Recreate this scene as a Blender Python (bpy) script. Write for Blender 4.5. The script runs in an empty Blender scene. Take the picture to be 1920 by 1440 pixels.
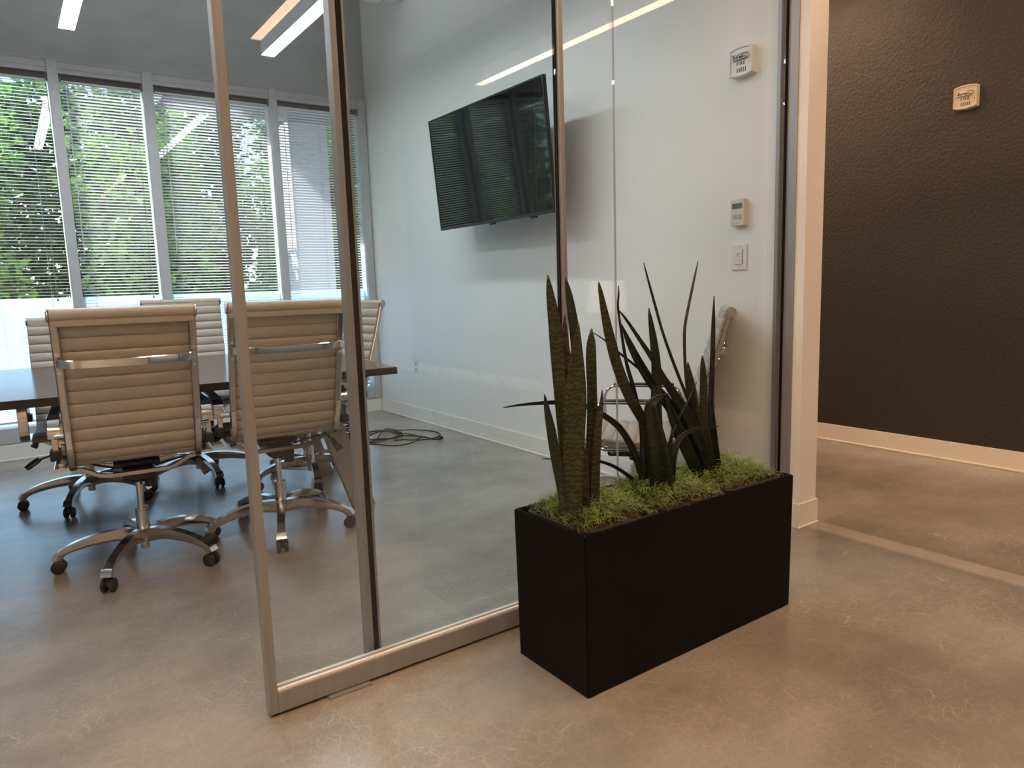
import bpy, bmesh, math, random
from mathutils import Vector, Matrix
random.seed(7)
D = bpy.data
scn = bpy.context.scene
COL = scn.collection
PI = math.pi

# ------------------------------------------------------------------ camera
cam = D.cameras.new('camera')
cam.sensor_fit = 'HORIZONTAL'
cam.sensor_width = 36.0
cam.lens = 1337.83 / 1920 * 36.0
cam.clip_start = 0.02
camo = D.objects.new('camera', cam)
COL.objects.link(camo)
CF = Vector((0.57052175, 0.80972326, -0.13730685))
CR = Vector((0.8145607, -0.57923435, -0.03127985))
CU = Vector((0.10486087, 0.09399893, 0.99003454))
camo.matrix_world = Matrix(((CR.x, CU.x, -CF.x, 0), (CR.y, CU.y, -CF.y, 0), (CR.z, CU.z, -CF.z, 1.10), (0, 0, 0, 1)))
scn.camera = camo

# ------------------------------------------------------------------ world, sun, exposure
SKY_STRENGTH = 0.28
SUN_STRENGTH = 9.0
LOBBY_EMIT = 8.0
ADDED_PANEL_EMIT = 13.0
MEETING_EMIT = 19.0
scn.view_settings.view_transform = 'Standard'
scn.view_settings.look = 'None'
scn.view_settings.gamma = 1.0
scn.view_settings.use_curve_mapping = False
scn.view_settings.exposure = 0.92
world = D.worlds.new('sky')
scn.world = world
world.use_nodes = True
wn = world.node_tree.nodes
wl = world.node_tree.links
wn.clear()
sky = wn.new('ShaderNodeTexSky')
sky.sky_type = 'NISHITA'
sky.sun_disc = False
sky.sun_elevation = math.radians(52)
sky.sun_rotation = math.radians(200)
sky.altitude = 100
sky.dust_density = 1.5
bg = wn.new('ShaderNodeBackground')
bg.inputs['Strength'].default_value = SKY_STRENGTH
wo = wn.new('ShaderNodeOutputWorld')
wl.new(sky.outputs[0], bg.inputs[0])
wl.new(bg.outputs[0], wo.inputs[0])
sun = D.lights.new('sun', 'SUN')
sun.energy = SUN_STRENGTH
sun.angle = math.radians(0.6)
sun.color = (1.0, 0.97, 0.93)
suno = D.objects.new('sun', sun)
COL.objects.link(suno)
# the sun stands to the left, raking along the facade: it lights the leaves, the yard and the frosted film; slats and recess keep it out of the room
suno.rotation_euler = Vector((0.60, -0.50, -0.62)).to_track_quat('-Z', 'Y').to_euler()

# ------------------------------------------------------------------ materials
def mat(name, color=(0.8, 0.8, 0.8), rough=0.5, metal=0.0, spec=0.5, coat=0.0, emit=None, estr=0.0):
    m = D.materials.new(name)
    m.use_nodes = True
    b = m.node_tree.nodes['Principled BSDF']
    b.inputs['Base Color'].default_value = (*color, 1)
    b.inputs['Roughness'].default_value = rough
    b.inputs['Metallic'].default_value = metal
    b.inputs['Specular IOR Level'].default_value = spec
    b.inputs['Coat Weight'].default_value = coat
    if emit:
        b.inputs['Emission Color'].default_value = (*emit, 1)
        b.inputs['Emission Strength'].default_value = estr
    return m

def nodes_of(m):
    return m.node_tree.nodes, m.node_tree.links, m.node_tree.nodes['Principled BSDF']

def tex_coord(n, l, kind='Object', scale=(1, 1, 1)):
    tc = n.new('ShaderNodeTexCoord')
    mp = n.new('ShaderNodeMapping')
    mp.inputs['Scale'].default_value = scale
    l.new(tc.outputs[kind], mp.inputs['Vector'])
    return mp.outputs['Vector']

def noise(n, l, vec, scale, detail=4, rough=0.55):
    t = n.new('ShaderNodeTexNoise')
    t.inputs['Scale'].default_value = scale
    t.inputs['Detail'].default_value = detail
    t.inputs['Roughness'].default_value = rough
    l.new(vec, t.inputs['Vector'])
    return t.outputs['Fac']

def ramp(n, l, fac, stops):
    r = n.new('ShaderNodeValToRGB')
    els = r.color_ramp.elements
    while len(els) < len(stops):
        els.new(0.5)
    for e, (p, c) in zip(els, stops):
        e.position = p
        e.color = (*c, 1) if len(c) == 3 else c
    l.new(fac, r.inputs['Fac'])
    return r.outputs['Color']

def mixc(n, l, fac, a, b, mode='MIX'):
    x = n.new('ShaderNodeMix')
    x.data_type = 'RGBA'
    x.blend_type = mode
    for sock, v in ((x.inputs[0], fac), (x.inputs[6], a), (x.inputs[7], b)):
        if isinstance(v, (int, float)):
            sock.default_value = v
        elif isinstance(v, tuple):
            sock.default_value = (*v, 1)
        else:
            l.new(v, sock)
    return x.outputs[2]

def math_n(n, l, op, a, b=None, clamp=False):
    x = n.new('ShaderNodeMath')
    x.operation = op
    x.use_clamp = clamp
    for i, v in enumerate((a, b)):
        if v is None:
            continue
        if isinstance(v, (int, float)):
            x.inputs[i].default_value = v
        else:
            l.new(v, x.inputs[i])
    return x.outputs[0]

def bump(n, l, b, h, strength=0.2, dist=0.01):
    x = n.new('ShaderNodeBump')
    x.inputs['Strength'].default_value = strength
    x.inputs['Distance'].default_value = dist
    l.new(h, x.inputs['Height'])
    l.new(x.outputs['Normal'], b.inputs['Normal'])

def mottled(name, c1, c2, scale=6, rough=0.5, metal=0.0, bumps=None, spec=0.5, stretch=(1, 1, 1)):
    m = mat(name, c1, rough, metal, spec)
    n, l, b = nodes_of(m)
    v = tex_coord(n, l, 'Object', stretch)
    f = noise(n, l, v, scale, 5)
    l.new(ramp(n, l, f, [(0.3, c1), (0.7, c2)]), b.inputs['Base Color'])
    if bumps:
        h = noise(n, l, v, bumps[0], 4)
        bump(n, l, b, h, bumps[1], bumps[2])
    return m

M = {}
M['wall_white'] = mottled('painted_plaster', (0.78, 0.77, 0.74), (0.80, 0.79, 0.76), 3, 0.55, bumps=(160, 0.06, 0.003))
M['wall_dark'] = mottled('dark_brown_paint', (0.024, 0.0215, 0.020), (0.029, 0.026, 0.024), 4, 0.46, bumps=(55, 0.6, 0.008), spec=0.6)
M['upper_grey'] = mottled('grey_painted_membrane', (0.35, 0.37, 0.37), (0.41, 0.43, 0.43), 5, 0.6, bumps=(2.6, 0.7, 0.05), stretch=(0.6, 1, 1.6))
M['ceiling'] = mottled('ceiling_paint', (0.78, 0.78, 0.77), (0.82, 0.82, 0.81), 3, 0.8)
M['base_white'] = mottled('baseboard_paint', (0.76, 0.72, 0.66), (0.79, 0.75, 0.69), 5, 0.45)
M['frame'] = mottled('window_frame_paint', (0.44, 0.45, 0.47), (0.48, 0.49, 0.51), 12, 0.4)
M['alu'] = mottled('anodised_aluminium', (0.28, 0.282, 0.284), (0.32, 0.322, 0.324), 40, 0.42, metal=0.4, stretch=(1, 1, 0.05))
M['alu_bright'] = mottled('aluminium_bead', (0.84, 0.82, 0.79), (0.88, 0.86, 0.83), 40, 0.3, metal=0.2)
M['gasket'] = mottled('black_rubber_gasket', (0.005, 0.005, 0.005), (0.009, 0.009, 0.009), 30, 0.8, spec=0.1)
M['chrome'] = mottled('polished_chrome', (0.62, 0.61, 0.60), (0.68, 0.67, 0.66), 5, 0.07, metal=1.0)
M['rail'] = mottled('polished_aluminium', (0.42, 0.40, 0.38), (0.47, 0.45, 0.43), 30, 0.18, metal=1.0)
M['cast'] = mottled('cast_aluminium', (0.60, 0.60, 0.60), (0.66, 0.66, 0.66), 30, 0.16, metal=1.0)
M['black'] = mottled('black_plastic', (0.010, 0.010, 0.011), (0.016, 0.016, 0.017), 30, 0.4)
M['tire'] = mottled('dark_caster_plastic', (0.022, 0.020, 0.019), (0.03, 0.028, 0.026), 20, 0.5)
M['leather'] = mottled('cream_leather', (0.375, 0.328, 0.268), (0.405, 0.358, 0.298), 30, 0.42, bumps=(220, 0.06, 0.002))
M['planter'] = mottled('matte_black_fibrestone', (0.0040, 0.0030, 0.0028), (0.006, 0.0046, 0.0042), 12, 0.6, bumps=(60, 0.1, 0.003), spec=0.14)
M['pot'] = mottled('black_pot_plastic', (0.014, 0.012, 0.011), (0.02, 0.017, 0.016), 20, 0.4)
M['soil'] = mottled('dark_soil', (0.022, 0.012, 0.007), (0.06, 0.03, 0.015), 60, 0.9, bumps=(90, 0.8, 0.01))
M['white_plastic'] = mottled('white_plastic', (0.72, 0.71, 0.69), (0.75, 0.74, 0.72), 20, 0.3)
M['cream_plastic'] = mottled('cream_plastic', (0.64, 0.58, 0.48), (0.67, 0.61, 0.51), 20, 0.4)
M['grey_plastic'] = mottled('grey_plastic', (0.42, 0.42, 0.40), (0.46, 0.46, 0.44), 20, 0.4)
M['lens'] = mottled('strobe_reflector', (0.08, 0.08, 0.08), (0.95, 0.95, 0.95), 90, 0.08, metal=1.0, bumps=(80, 1.0, 0.02))
M['ink'] = mottled('dark_print', (0.05, 0.035, 0.03), (0.07, 0.05, 0.04), 20, 0.6)
M['slat'] = mottled('pale_slat_enamel', (0.83, 0.83, 0.88), (0.86, 0.86, 0.91), 20, 0.35)
M['cord'] = mottled('grey_cord', (0.22, 0.22, 0.22), (0.3, 0.3, 0.3), 60, 0.7)
M['headrail'] = mottled('white_headrail', (0.62, 0.62, 0.60), (0.66, 0.66, 0.64), 20, 0.4)
M['headrail_shade'] = mottled('painted_shade_headrail', (0.075, 0.068, 0.062), (0.09, 0.082, 0.075), 20, 0.5)  # dark colour paints the shade of the recess under the window head
M['tv_bezel'] = mottled('tv_bezel', (0.008, 0.008, 0.009), (0.012, 0.012, 0.013), 20, 0.3)
M['screen'] = mottled('tv_screen_glass', (0.004, 0.005, 0.006), (0.005, 0.006, 0.007), 4, 0.035, spec=0.6)
M['cable'] = mottled('black_cable', (0.006, 0.006, 0.006), (0.010, 0.010, 0.010), 40, 0.6, spec=0.25)
M['leg_grey'] = mottled('grey_leg_laminate', (0.27, 0.265, 0.26), (0.31, 0.305, 0.30), 30, 0.4, stretch=(1, 1, 0.1))
M['leg_edge'] = mottled('dark_leg_edge', (0.10, 0.105, 0.11), (0.13, 0.135, 0.14), 30, 0.35)
M['lcd'] = mottled('lcd_green', (0.08, 0.16, 0.12), (0.16, 0.26, 0.20), 30, 0.2)
M['duct'] = mottled('white_duct', (0.72, 0.72, 0.70), (0.76, 0.76, 0.74), 6, 0.5)
M['pend_body'] = mottled('fixture_aluminium', (0.58, 0.61, 0.65), (0.62, 0.65, 0.69), 20, 0.45, metal=0.1)
M['concrete_out'] = mottled('pale_concrete_outside', (0.66, 0.65, 0.62), (0.76, 0.75, 0.71), 3, 0.85, bumps=(30, 0.3, 0.01))
M['pier'] = mottled('pale_grey_stucco', (0.60, 0.60, 0.66), (0.66, 0.66, 0.72), 5, 0.85, bumps=(60, 0.2, 0.01))
M['soffit'] = mottled('dark_canopy_metal', (0.13, 0.13, 0.14), (0.17, 0.17, 0.18), 6, 0.6)
M['bark'] = mottled('bark', (0.05, 0.035, 0.025), (0.11, 0.08, 0.06), 14, 0.9, bumps=(30, 0.8, 0.02))
M['wood_light'] = mottled('oak', (0.30, 0.19, 0.10), (0.38, 0.25, 0.14), 8, 0.45, stretch=(1, 8, 8))
M['brass'] = mottled('satin_nickel', (0.5, 0.48, 0.45), (0.56, 0.54, 0.5), 20, 0.3, metal=1.0)

def wood():
    m = mat('dark_walnut_laminate', (0.05, 0.03, 0.025), 0.16, spec=0.6)
    n, l, b = nodes_of(m)
    v = tex_coord(n, l, 'Object', (1.2, 22, 22))
    f = noise(n, l, v, 5, 6, 0.6)
    l.new(ramp(n, l, f, [(0.3, (0.032, 0.018, 0.016)), (0.55, (0.060, 0.034, 0.030)), (0.75, (0.085, 0.05, 0.045))]), b.inputs['Base Color'])
    r = n.new('ShaderNodeMapRange')
    r.inputs['To Min'].default_value = 0.12
    r.inputs['To Max'].default_value = 0.24
    l.new(f, r.inputs['Value'])
    l.new(r.outputs[0], b.inputs['Roughness'])
    bump(n, l, b, f, 0.05, 0.002)
    return m
M['wood'] = wood()
M['wood_edge'] = mottled('dark_table_edge', (0.012, 0.009, 0.008), (0.018, 0.013, 0.012), 30, 0.35)

def floor_mat():
    m = mat('polished_concrete', (0.25, 0.23, 0.2), 0.25, spec=0.95)
    n, l, b = nodes_of(m)
    v = tex_coord(n, l, 'Object')
    cloud = noise(n, l, v, 1.5, 7, 0.62)
    fine = noise(n, l, v, 60, 5, 0.7)
    col = ramp(n, l, cloud, [(0.30, (0.215, 0.195, 0.167)), (0.50, (0.345, 0.316, 0.276)), (0.70, (0.44, 0.408, 0.362))])
    col = mixc(n, l, math_n(n, l, 'MULTIPLY', fine, 0.55), col, (0.17, 0.15, 0.13))
    # aggregate flecks
    fl = n.new('ShaderNodeTexVoronoi')
    fl.inputs['Scale'].default_value = 70
    l.new(v, fl.inputs['Vector'])
    spots = ramp(n, l, fl.outputs['Distance'], [(0.0, (1, 1, 1)), (0.10, (0, 0, 0))])
    pick = ramp(n, l, noise(n, l, v, 5, 2), [(0.55, (0, 0, 0)), (0.65, (1, 1, 1))])
    col = mixc(n, l, math_n(n, l, 'MULTIPLY', math_n(n, l, 'MULTIPLY', spots, pick), 0.35), col, (0.55, 0.50, 0.43))
    # hairline crazing: pale cracks
    wob = n.new('ShaderNodeTexNoise')
    wob.inputs['Scale'].default_value = 9
    wob.inputs['Detail'].default_value = 5
    l.new(v, wob.inputs['Vector'])
    vm = n.new('ShaderNodeVectorMath')
    vm.operation = 'MULTIPLY_ADD'
    l.new(wob.outputs['Color'], vm.inputs[0])
    vm.inputs[1].default_value = (0.075, 0.075, 0)
    l.new(v, vm.inputs[2])
    cr = None
    for sc, wd in ((17.0, 0.014), (31.0, 0.019)):
        vo = n.new('ShaderNodeTexVoronoi')
        vo.feature = 'DISTANCE_TO_EDGE'
        vo.inputs['Scale'].default_value = sc
        l.new(vm.outputs[0], vo.inputs['Vector'])
        c = ramp(n, l, vo.outputs['Distance'], [(0.0, (1, 1, 1)), (wd, (0, 0, 0))])
        cr = c if cr is None else math_n(n, l, 'MAXIMUM', cr, c)
    mask = ramp(n, l, noise(n, l, v, 2.2, 5, 0.65), [(0.36, (0.05, 0.05, 0.05)), (0.60, (1, 1, 1))])
    sx = n.new('ShaderNodeSeparateXYZ')
    l.new(v, sx.inputs[0])
    # crazing is worn away towards the meeting room windows
    fade = n.new('ShaderNodeMapRange')
    fade.inputs['From Min'].default_value = 3.6
    fade.inputs['From Max'].default_value = 1.6
    l.new(sx.outputs['Y'], fade.inputs['Value'])
    cf = math_n(n, l, 'MULTIPLY', math_n(n, l, 'MULTIPLY', cr, mask), fade.outputs[0])
    col = mixc(n, l, math_n(n, l, 'MULTIPLY', cf, 0.46), col, (0.66, 0.60, 0.51))
    # patched strip where a partition was cut away, in line with the wall end
    wx = math_n(n, l, 'ADD', sx.outputs['X'], math_n(n, l, 'MULTIPLY', noise(n, l, v, 14, 3), 0.02))
    def soft(val, e0, e1):
        q = n.new('ShaderNodeMapRange')
        q.interpolation_type = 'SMOOTHSTEP'
        q.inputs['From Min'].default_value = e0
        q.inputs['From Max'].default_value = e1
        l.new(val, q.inputs['Value'])
        return q.outputs[0]
    inx = math_n(n, l, 'MULTIPLY', soft(wx, 2.79, 2.835), soft(wx, 2.925, 2.905))
    iny = math_n(n, l, 'LESS_THAN', sx.outputs['Y'], 1.74)
    strip = math_n(n, l, 'MULTIPLY', inx, iny)
    col = mixc(n, l, math_n(n, l, 'MULTIPLY', strip, 0.55), col, (0.40, 0.36, 0.31))
    # grime either side of the strip
    dx = math_n(n, l, 'ABSOLUTE', math_n(n, l, 'SUBTRACT', wx, 2.86))
    halo = ramp(n, l, dx, [(0.05, (1, 1, 1)), (0.26, (0, 0, 0))])
    hm = math_n(n, l, 'MULTIPLY', math_n(n, l, 'MULTIPLY', halo, math_n(n, l, 'SUBTRACT', 1.0, strip)), math_n(n, l, 'MULTIPLY', iny, noise(n, l, v, 3, 4)))
    col = mixc(n, l, math_n(n, l, 'MULTIPLY', hm, 0.8), col, (0.12, 0.10, 0.082))
    # scuffed darker patches
    big = ramp(n, l, noise(n, l, tex_coord(n, l, 'Object', (1, 1.7, 1)), 1.15, 6, 0.65), [(0.48, (0, 0, 0)), (0.80, (1, 1, 1))])
    col = mixc(n, l, math_n(n, l, 'MULTIPLY', big, 0.58), col, (0.12, 0.105, 0.088))
    l.new(col, b.inputs['Base Color'])
    rr = n.new('ShaderNodeMapRange')
    rr.inputs['To Min'].default_value = 0.18
    rr.inputs['To Max'].default_value = 0.31
    l.new(noise(n, l, v, 3.5, 6, 0.65), rr.inputs['Value'])
    l.new(rr.outputs[0], b.inputs['Roughness'])
    bump(n, l, b, noise(n, l, v, 18, 6, 0.7), 0.10, 0.004)
    return m
M['floor'] = floor_mat()

def pane_mat(name, tint, rough=0.0, base=0.04):
    m = D.materials.new(name)
    m.use_nodes = True
    n = m.node_tree.nodes
    l = m.node_tree.links
    n.clear()
    out = n.new('ShaderNodeOutputMaterial')
    tr = n.new('ShaderNodeBsdfTransparent')
    tr.inputs[0].default_value = (*tint, 1)
    gl = n.new('ShaderNodeBsdfGlossy')
    gl.inputs['Roughness'].default_value = rough
    mx = n.new('ShaderNodeMixShader')
    ge = n.new('ShaderNodeNewGeometry')
    dp = n.new('ShaderNodeVectorMath')
    dp.operation = 'DOT_PRODUCT'
    l.new(ge.outputs['Normal'], dp.inputs[0])
    l.new(ge.outputs['Incoming'], dp.inputs[1])
    c = math_n(n, l, 'ABSOLUTE', dp.outputs['Value'])
    k = math_n(n, l, 'POWER', math_n(n, l, 'SUBTRACT', 1.0, c, True), 5.0)
    f = math_n(n, l, 'ADD', math_n(n, l, 'MULTIPLY', k, 1.0 - base), base, True)
    l.new(f, mx.inputs[0])
    l.new(tr.outputs[0], mx.inputs[1])
    l.new(gl.outputs[0], mx.inputs[2])
    l.new(mx.outputs[0], out.inputs[0])
    return m
M['glass'] = pane_mat('partition_glass', (0.965, 0.983, 0.982))
M['window_glass'] = pane_mat('window_glass', (0.90, 0.94, 0.93))

def film_mat():
    m = D.materials.new('frosted_privacy_film')
    m.use_nodes = True
    n = m.node_tree.nodes
    l = m.node_tree.links
    n.clear()
    out = n.new('ShaderNodeOutputMaterial')
    t = n.new('ShaderNodeBsdfTranslucent')
    t.inputs[0].default_value = (0.68, 0.84, 1.0, 1)
    d = n.new('ShaderNodeBsdfDiffuse')
    d.inputs[0].default_value = (0.85, 0.86, 0.88, 1)
    no = n.new('ShaderNodeTexNoise')
    no.inputs['Scale'].default_value = 3
    mx = n.new('ShaderNodeMixShader')
    r = n.new('ShaderNodeMapRange')
    r.inputs['To Min'].default_value = 0.17
    r.inputs['To Max'].default_value = 0.23
    l.new(no.outputs['Fac'], r.inputs['Value'])
    l.new(r.outputs[0], mx.inputs[0])
    l.new(t.outputs[0], mx.inputs[1])
    l.new(d.outputs[0], mx.inputs[2])
    l.new(mx.outputs[0], out.inputs[0])
    return m
M['film'] = film_mat()

def emit_mat(name, color, strength):
    m = mat(name, (0.8, 0.8, 0.8), 0.5, emit=color, estr=strength)
    n, l, b = nodes_of(m)
    v = tex_coord(n, l, 'Object')
    c = ramp(n, l, noise(n, l, v, 2, 1), [(0.0, tuple(x * 0.97 for x in color)), (1.0, color)])
    l.new(c, b.inputs['Emission Color'])
    return m
M['led_cool'] = emit_mat('cool_white_diffuser', (0.87, 0.955, 1.0), MEETING_EMIT)
M['led_warm'] = emit_mat('warm_white_diffuser', (1.0, 0.63, 0.39), LOBBY_EMIT)
M['added_panel_warm'] = emit_mat('added_panel_diffuser', (1.0, 0.66, 0.42), ADDED_PANEL_EMIT)
M['led_added_up'] = emit_mat('added_cool_uplight', (0.87, 0.955, 1.0), MEETING_EMIT * 0.35)
M['corridor_led'] = emit_mat('warm_corridor_diffuser', (1.0, 0.63, 0.39), 22.0)
M['shade'] = emit_mat('lit_lamp_shade', (1.0, 0.80, 0.66), 0.8)

def leaf_mat(name, dark, light, bandscale):
    m = mat(name, dark, 0.32, spec=0.4)
    n, l, b = nodes_of(m)
    v = tex_coord(n, l, 'Object', (1, 1, 1))
    w = n.new('ShaderNodeTexWave')
    w.wave_type = 'BANDS'
    w.bands_direction = 'Z'
    w.inputs['Scale'].default_value = bandscale
    w.inputs['Distortion'].default_value = 9
    w.inputs['Detail'].default_value = 4
    w.inputs['Detail Scale'].default_value = 2.5
    l.new(v, w.inputs['Vector'])
    f = math_n(n, l, 'MULTIPLY', w.outputs['Fac'], noise(n, l, v, 16, 4))
    l.new(ramp(n, l, f, [(0.12, dark), (0.42, light), (0.75, tuple(x * 1.25 for x in light))]), b.inputs['Base Color'])
    bump(n, l, b, noise(n, l, tex_coord(n, l, 'Object', (9, 9, 1)), 30, 3), 0.15, 0.002)
    return m
M['leaf_a'] = leaf_mat('banded_snake_leaf', (0.010, 0.016, 0.006), (0.040, 0.046, 0.010), 21)
M['leaf_b'] = leaf_mat('dark_snake_leaf', (0.006, 0.011, 0.006), (0.018, 0.025, 0.009), 21)
M['leaf_c'] = leaf_mat('dark_strap_leaf', (0.005, 0.009, 0.007), (0.013, 0.019, 0.012), 6)
M['leaf_d'] = leaf_mat('brownish_leaf', (0.022, 0.018, 0.008), (0.06, 0.045, 0.018), 10)

def moss_mat():
    m = mat('dried_moss', (0.1, 0.14, 0.04), 0.8, spec=0.2)
    n, l, b = nodes_of(m)
    v = tex_coord(n, l, 'Object')
    f = noise(n, l, v, 22, 5, 0.75)
    l.new(ramp(n, l, f, [(0.28, (0.06, 0.085, 0.02)), (0.48, (0.15, 0.215, 0.06)), (0.62, (0.28, 0.36, 0.12)), (0.76, (0.30, 0.17, 0.065))]), b.inputs['Base Color'])
    return m
M['moss'] = moss_mat()

def foliage_mat(name, a, b_, c):
    m = mat(name, a, 0.45, spec=0.4)
    n, l, b = nodes_of(m)
    v = tex_coord(n, l, 'Object')
    f = noise(n, l, v, 5, 5, 0.75)
    col = ramp(n, l, f, [(0.3, a), (0.52, b_), (0.72, c)])
    l.new(col, b.inputs['Base Color'])
    tl = n.new('ShaderNodeBsdfTranslucent')
    l.new(col, tl.inputs[0])
    mx = n.new('ShaderNodeMixShader')
    mx.inputs[0].default_value = 0.35
    o = n['Material Output']
    l.new(b.outputs[0], mx.inputs[1])
    l.new(tl.outputs[0], mx.inputs[2])
    l.new(mx.outputs[0], o.inputs[0])
    return m
M['foliage'] = foliage_mat('tree_leaves', (0.07, 0.16, 0.03), (0.16, 0.34, 0.06), (0.36, 0.56, 0.13))
M['foliage2'] = foliage_mat('hedge_leaves', (0.04, 0.10, 0.025), (0.09, 0.20, 0.04), (0.22, 0.40, 0.09))

# ------------------------------------------------------------------ mesh helpers
def new_bm():
    return bmesh.new()

def add_box(bm, lo, hi, bevel=0.0, seg=2, mtx=None):
    ret = bmesh.ops.create_cube(bm, size=1.0)
    vs = ret['verts']
    c = [(a + b) / 2 for a, b in zip(lo, hi)]
    s = [b - a for a, b in zip(lo, hi)]
    for v in vs:
        v.co = Vector((c[0] + v.co.x * s[0], c[1] + v.co.y * s[1], c[2] + v.co.z * s[2]))
    if bevel > 0:
        es = list({e for v in vs for e in v.link_edges})
        r = bmesh.ops.bevel(bm, geom=es, offset=bevel, segments=seg, profile=0.5, affect='EDGES')
        vs = list({v for f in r['faces'] for v in f.verts} | {v for v in vs if v.is_valid})
    if mtx is not None:
        bmesh.ops.transform(bm, matrix=mtx, verts=[v for v in vs if v.is_valid])
    return vs

def add_cyl(bm, p0, p1, r0, r1=None, seg=20, caps=True):
    p0, p1 = Vector(p0), Vector(p1)
    r1 = r0 if r1 is None else r1
    d = p1 - p0
    q = d.to_track_quat('Z', 'Y').to_matrix().to_4x4()
    r = bmesh.ops.create_cone(bm, cap_ends=caps, cap_tris=False, segments=seg, radius1=r0, radius2=r1, depth=d.length)
    bmesh.ops.transform(bm, matrix=Matrix.Translation((p0 + p1) / 2) @ q, verts=r['verts'])
    return r['verts']

def add_lathe(bm, prof, center=(0, 0, 0), axis='Z', seg=24):
    rings = []
    cx, cy, cz = center
    for r, h in prof:
        ring = []
        for i in range(seg):
            a = 2 * PI * i / seg
            if axis == 'Z':
                co = (cx + r * math.cos(a), cy + r * math.sin(a), cz + h)
            elif axis == 'X':
                co = (cx + h, cy + r * math.cos(a), cz + r * math.sin(a))
            else:
                co = (cx + r * math.cos(a), cy + h, cz + r * math.sin(a))
            ring.append(bm.verts.new(co))
        rings.append(ring)
    for a, b in zip(rings, rings[1:]):
        for i in range(seg):
            bm.faces.new((a[i], a[(i + 1) % seg], b[(i + 1) % seg], b[i]))
    bm.faces.new(rings[0])
    bm.faces.new(rings[-1])

def catmull(pts, n):
    pts = [Vector(p) for p in pts]
    if len(pts) < 3:
        return [pts[0].lerp(pts[-1], i / n) for i in range(n + 1)]
    P = [pts[0] * 2 - pts[1]] + pts + [pts[-1] * 2 - pts[-2]]
    out = []
    m = len(pts) - 1
    for i in range(n + 1):
        t = i / n * m
        k = min(int(t), m - 1)
        u = t - k
        a, b, c, d = P[k], P[k + 1], P[k + 2], P[k + 3]
        out.append(0.5 * ((2 * b) + (c - a) * u + (2 * a - 5 * b + 4 * c - d) * u * u + (3 * b - a - 3 * c + d) * u ** 3))
    return out

def add_sweep(bm, path, sect, up=Vector((0, 0, 1)), closed=False, scales=None, side=None):
    """sweep a 2D section (a along side, b along normal) on a 3D path"""
    path = [Vector(p) for p in path]
    n = len(path)
    rings = []
    for i in range(n):
        if closed:
            t = path[(i + 1) % n] - path[i - 1]
        else:
            t = path[min(i + 1, n - 1)] - path[max(i - 1, 0)]
        t.normalize()
        if side is not None:
            s = Vector(side)
            s = (s - t * s.dot(t)).normalized()
        else:
            s = t.cross(up)
            if s.length < 1e-4:
                s = t.cross(Vector((0, 1, 0)))
            s.normalize()
        nn = s.cross(t).normalized()
        sc = scales[i] if scales else (1, 1)
        rings.append([bm.verts.new(path[i] + s * (a * sc[0]) + nn * (b * sc[1])) for a, b in sect])
    m = len(sect)
    rng = range(n) if closed else range(n - 1)
    for i in rng:
        A, B = rings[i], rings[(i + 1) % n]
        for j in range(m):
            bm.faces.new((A[j], A[(j + 1) % m], B[(j + 1) % m], B[j]))
    if not closed:
        bm.faces.new(rings[0])
        bm.faces.new(rings[-1])

def circ(r, n=10):
    return [(r * math.cos(2 * PI * i / n), r * math.sin(2 * PI * i / n)) for i in range(n)]

def rect(a, b, c=0.0):
    a /= 2
    b /= 2
    if c <= 0:
        return [(-a, -b), (a, -b), (a, b), (-a, b)]
    return [(-a + c, -b), (a - c, -b), (a, -b + c), (a, b - c), (a - c, b), (-a + c, b), (-a, b - c), (-a, -b + c)]

def obj(name, bm, m, parent=None, smooth=False, loc=None, rot=None, autosmooth=None):
    me = D.meshes.new(name)
    bmesh.ops.recalc_face_normals(bm, faces=bm.faces)
    bm.to_mesh(me)
    bm.free()
    me.materials.append(m)
    if smooth or autosmooth:
        for p in me.polygons:
            p.use_smooth = True
        if autosmooth:
            me.set_sharp_from_angle(angle=math.radians(autosmooth))
    o = D.objects.new(name, me)
    COL.objects.link(o)
    if parent:
        o.parent = parent
    if loc:
        o.location = loc
    if rot:
        o.rotation_euler = rot
    return o

def thing(name, label, cat, loc=(0, 0, 0), rz=0.0, group=None):
    o = D.objects.new(name, None)
    COL.objects.link(o)
    o.empty_display_size = 0.1
    o.location = loc
    o.rotation_euler = (0, 0, rz)
    o['label'] = label
    o['category'] = cat
    if group:
        o['group'] = group
    return o

def tag(o, label, cat, group=None, kind=None):
    o['label'] = label
    if cat:
        o['category'] = cat
    if group:
        o['group'] = group
    if kind:
        o['kind'] = kind
    return o

def struct_empty(name, label=None, cat=None):
    o = D.objects.new(name, None)
    COL.objects.link(o)
    o.empty_display_size = 0.1
    o['kind'] = 'structure'
    if label:
        o['label'] = label
    if cat:
        o['category'] = cat
    return o

def struct(name, bm, m, label=None, cat=None, **k):
    o = obj(name, bm, m, **k)
    o['kind'] = 'structure'
    if label:
        o['label'] = label
    if cat:
        o['category'] = cat
    return o

def kids(o):
    return [c for c in D.objects if c.parent == o]

def copy_tree(o, parent=None):
    c = o.copy()
    COL.objects.link(c)
    c.parent = parent
    for ch in kids(o):
        copy_tree(ch, c)
    return c

def boxes(*bs):
    bm = new_bm()
    for b in bs:
        add_box(bm, b[0], b[1], b[2] if len(b) > 2 else 0.0)
    return bm

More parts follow.
